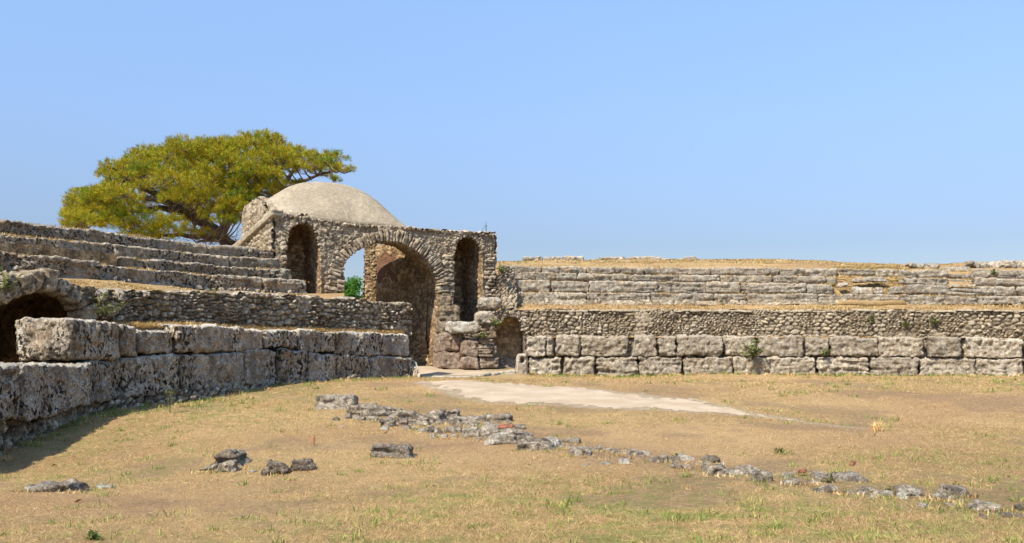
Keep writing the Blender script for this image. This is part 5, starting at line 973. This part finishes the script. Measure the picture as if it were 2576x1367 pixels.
# ---- stone pine behind the left stand
def tree_path(pts, D0, D1, m=24):
    q = smooth_path(np.array([P(x, y, D0+(D1-D0)*i/(len(pts)-1)) for i, (x, y) in enumerate(pts)]), m); return q
TD = 52.
e = empty('pine_tree', PZ(620, TD, 1.2), 'wide umbrella-shaped pine with yellow-green needles behind the left stand', 'tree')
LIMBS = [([(640, 790), (612, 680), (585, 618), (560, 592), (520, 562), (470, 533), (425, 505)], TD, TD-2, .42, .24, 'trunk'),
 ([(425, 505), (380, 480), (345, 462), (320, 445)], TD-2, TD-4, .22, .08, 'limb'), ([(560, 592), (572, 545), (590, 505), (610, 465), (640, 425), (680, 385)], TD, TD+2, .26, .08, 'limb'),
 ([(520, 562), (500, 520), (480, 480), (468, 430), (450, 395)], TD, TD+3, .24, .07, 'limb'), ([(470, 533), (400, 522), (330, 535), (260, 553), (200, 556)], TD-1, TD-4, .18, .05, 'limb'),
 ([(430, 508), (370, 500), (320, 495), (270, 480), (220, 500)], TD-2, TD-1, .17, .05, 'limb'), ([(585, 612), (540, 590), (490, 596), (440, 590), (390, 598), (340, 580)], TD, TD-5, .18, .05, 'limb'),
 ([(520, 562), (470, 548), (430, 556), (395, 572)], TD, TD-5, .14, .05, 'limb'), ([(620, 700), (660, 560), (690, 495), (720, 450), (760, 410), (800, 388)], TD, TD+1, .26, .06, 'limb'),
 ([(690, 495), (740, 462), (800, 440), (850, 428), (878, 432)], TD, TD-1, .14, .03, 'limb'), ([(690, 495), (700, 440), (710, 390), (705, 350)], TD, TD+2, .14, .04, 'limb'),
 ([(760, 410), (800, 420), (835, 400), (852, 388)], TD+1, TD, .09, .03, 'limb'), ([(800, 440), (815, 410), (840, 395)], TD, TD, .06, .025, 'limb'), ([(480, 480), (430, 440), (380, 410), (340, 395)], TD+3, TD+4, .13, .04, 'limb'), ([(590, 505), (560, 440), (550, 390), (545, 355)], TD+1, TD, .13, .04, 'limb'),
 ([(600, 615), (570, 600), (540, 604), (500, 606)], TD, TD-4, .12, .03, 'limb'), ([(345, 462), (310, 440), (285, 425)], TD-4, TD-5, .08, .03, 'limb'),([(612, 680), (600, 640), (560, 615), (490, 575)], TD+.5, TD-3, .2, .05, 'limb')]
LP = []
for pts, a, b, r0_, r1_, nm in LIMBS:
    q = tree_path(pts, a, b); q = q+.10*np.stack([vn(q*1.1, 3), vn(q*1.1, 4), vn(q*1.1, 5)], 1); V, Q = tube(q, np.linspace(r0_, r1_, len(q)), 8, wob=.2); mk(nm, V, Q, MAT['bark'], e); LP.append(q[len(q)//3:] if nm == 'trunk' else q)
LP = np.concatenate(LP)
crown = [(160, 520), (165, 497), (198, 476), (230, 478), (262, 470), (275, 455), (264, 428), (290, 408), (335, 385), (370, 370), (440, 360), (500, 350), (560, 348), (600, 336), (640, 334), (685, 331), (708, 343), (712, 362), (745, 368), (790, 378), (805, 392), (820, 388), (850, 385), (860, 400), (838, 430), (790, 425), (740, 440), (705, 470), (680, 485), (650, 520), (612, 570), (570, 560), (520, 530), (470, 530), (420, 520), (360, 525), (300, 535), (240, 560), (170, 562)]
cp_ = np.array(crown, float); rr = random.Random(4); pads = []
xs_ = np.linspace(160, 880, 200); top = np.array([min([y for y in range(320, 600, 2) if pip(np.array([float(x)]), np.array([float(y)]), crown)[0]] or [999]) for x in xs_])
tries = 0
while len(pads) < 185 and tries < 9000:
    tries += 1; x = rr.uniform(178, 870); y = rr.uniform(350, 580)
    if not pip(np.array([x]), np.array([y-16]), crown)[0]: continue
    t = (y-np.interp(x, xs_, top))/150
    if rr.random() > (1 if t < .38 else .42-.3*(t-.38)): continue
    if x > 720 and rr.random() < .55: continue
    D = TD+rr.uniform(-6, 6)*(1-.5*max(0, .5-t)); big = rr.uniform(.5, 1.05)*(1.0 if x < 720 else .6)
    if all((x-a)**2+(2.0*(y-b))**2 > 640 or abs(D-c) > 2.6 for a, b, c, _ in pads): pads.append((x, y, D, big))
pads += [(375, 560, TD-5, 1.05), (355, 578, TD-5, .8), (430, 565, TD-5, .9), (410, 585, TD-5, .9), (330, 575, TD-5, .6), (470, 585, TD-4.5, .55), (640, 448, TD-4, 1.1), (610, 475, TD-4.5, .9), (600, 500, TD-5, .9), (580, 530, TD-4.5, .8), (560, 555, TD-4, .6), (480, 500, TD-5, 1.1), (520, 505, TD-5, 1), (440, 505, TD-5, .9), (850, 432, TD-1, .3), (880, 430, TD-1, .35), (845, 400, TD, .7), (825, 398, TD, .6), (215, 500, TD-4, .9), (190, 520, TD-4, .7), (175, 545, TD-4, .6), (245, 495, TD-4, .8), (280, 520, TD-4, .6), (170, 565, TD-4, .5), (520, 590, TD-4, .45), (590, 470, TD-5, .5), (695, 470, TD-3, .4), (750, 462, TD-2, .35), (845, 455, TD-1, .3), (180, 540, TD-4, .8), (200, 555, TD-4, .7), (235, 545, TD-4, .7), (175, 575, TD-4, .5), (265, 560, TD-4.5, .6), (300, 570, TD-5, .7), (320, 595, TD-5, .6), (360, 598, TD-5, .7), (400, 602, TD-5, .7), (300, 545, TD-5, .7), (330, 530, TD-5, .8), (245, 515, TD-4, .9), (640, 510, TD-4, .8), (600, 545, TD-4, .7), (540, 500, TD-5, .8)]
CA = Acc(); TW = Acc(); tdir = np.array([0, 0, 1.])
for (x, y, D, R_) in pads:
    x = max(x, 158+R_*44)
    c = P(x, y, D); nb = int(80*R_*R_+14)
    th = rs.uniform(0, 2*np.pi, nb); cz = rs.uniform(-.2, 1, nb); sr = np.sqrt(1-np.clip(cz, -1, 1)**2); rad = rs.uniform(.55, 1, nb)
    tp = c+np.stack([np.cos(th)*sr*rad*R_*1.0, np.sin(th)*sr*rad*R_*1.0, cz*rad*R_*.62], 1)
    nn = 26; pp = np.repeat(tp, nn, 0); out = nrm(np.repeat(tp-c, nn, 0)*np.array([1, 1, 1.6])+np.array([0, 0, .25]))
    pp = pp+rs.normal(0, .05, pp.shape); dr = nrm(out+rs.normal(0, .5, out.shape)); L = rs.uniform(.10, .21, len(pp)); W_ = .019; sd = nrm(np.cross(dr, rs.normal(0, 1, dr.shape)))*W_/2
    V = np.stack([pp-sd, pp+sd, pp+dr*L[:, None]], 1).reshape(-1, 3); f = np.arange(len(V)).reshape(-1, 3)
    cl = np.clip(np.repeat(rs.uniform(.2, .8, nb), nn)+rs.uniform(-.15, .2, len(pp))+(.25 if rr.random() < .22 else 0), 0, 1); C = np.zeros((len(pp), 3, 3)); C[..., 0] = cl[:, None]; CA.add(V, f, C.reshape(-1, 3))
    i = np.argmin(np.linalg.norm((LP-c)*[1, .6, 1.2]+[0, 0, .0], axis=1)+.15*rs.uniform(0, 1, len(LP))); s_ = LP[i]
    mid = (s_+c)/2+rs.normal(0, .12, 3)+[0, 0, -.15*np.linalg.norm(s_-c)]
    TW.add(*tube(smooth_path([s_, mid, c], 8), np.linspace(.05, .018, 8), 4))
    for k in range(6): t_ = tp[rs.randint(nb)]; a_ = mid*.35+c*.65; TW.add(*tube([a_, (a_+t_)/2+rs.normal(0, .08, 3), t_], [.016, .011, .006], 3))
for k in range(750):                     # bare dry twigs in the lower crown
    s_ = LP[rs.randint(len(LP))]; pxk = CX+s_[0]/s_[1]*F
    if pxk > 700 or HY-(s_[2]-EYE)/s_[1]*F < 500: continue
    d = nrm(rs.normal(0, 1, 3)*[1.2, 1, .5]+[-.4, 0, .1]); L = rs.uniform(.6, 1.7); a_ = s_; pts_ = [a_]
    for j in range(3): a_ = a_+d*L/3; d = nrm(d+rs.normal(0, .3, 3)); pts_.append(a_)
    TW.add(*tube(pts_, [.018, .013, .009, .005], 3))
    for j in (1, 2): TW.add(*tube([pts_[j], pts_[j]+nrm(d+rs.normal(0, .8, 3))*L*.4], [.009, .004], 3))
o = TW.out('twigs', MAT['twig'], e); o['kind'] = 'stuff'
CA.out('crown', MAT['needle'], e, smooth=False)
# bright green tree seen through the arch
e = empty('leafy_tree', PZ(880, 66, 1.2), 'bright green bushy tree seen through the tall arch', 'tree')
b_ = PZ(880, 66, 1.2); V, Q = tube(smooth_path([b_, b_+[.1, 0, 1.6], P(882, 735, 66)], 8), np.linspace(.18, .07, 8), 8); mk('trunk', V, Q, MAT['bark'], e)
CA = Acc(); TW = Acc()
for k in range(70):
    x = rs.normal(880, 26); yy_ = rs.uniform(702, 790)+abs(x-880)**2*.012; D = 66+rs.uniform(-1.2, 1.2); c = P(x, yy_, D); nb = 130
    th = rs.normal(0, 1, (nb, 3)); tp = c+nrm(th)*rs.uniform(.2, 1, (nb, 1))*[.5, .5, .34]
    n_ = nrm(rs.normal(0, 1, (nb, 3))+[0, 0, .8]); a_ = nrm(np.cross(n_, rs.normal(0, 1, (nb, 3)))); b2 = np.cross(n_, a_); s_ = .085
    V = np.stack([tp-a_*s_, tp-b2*s_*.5, tp+a_*s_, tp+b2*s_*.5], 1).reshape(-1, 3); C = np.zeros((nb, 4, 3)); C[..., 0] = rs.uniform(0, 1, (nb, 1)); f = np.arange(nb*4).reshape(-1, 4)
    CA.add(V, f, C.reshape(-1, 3)); st = P(882, 745+rs.uniform(0, 40), 66); TW.add(*tube(smooth_path([st, (st+c)/2+[0, 0, -.1], c], 5), np.linspace(.04, .012, 5), 4))
CA.out('crown', MAT['leaf'], e, smooth=False); o = TW.out('twigs', MAT['twig'], e); o['kind'] = 'stuff'
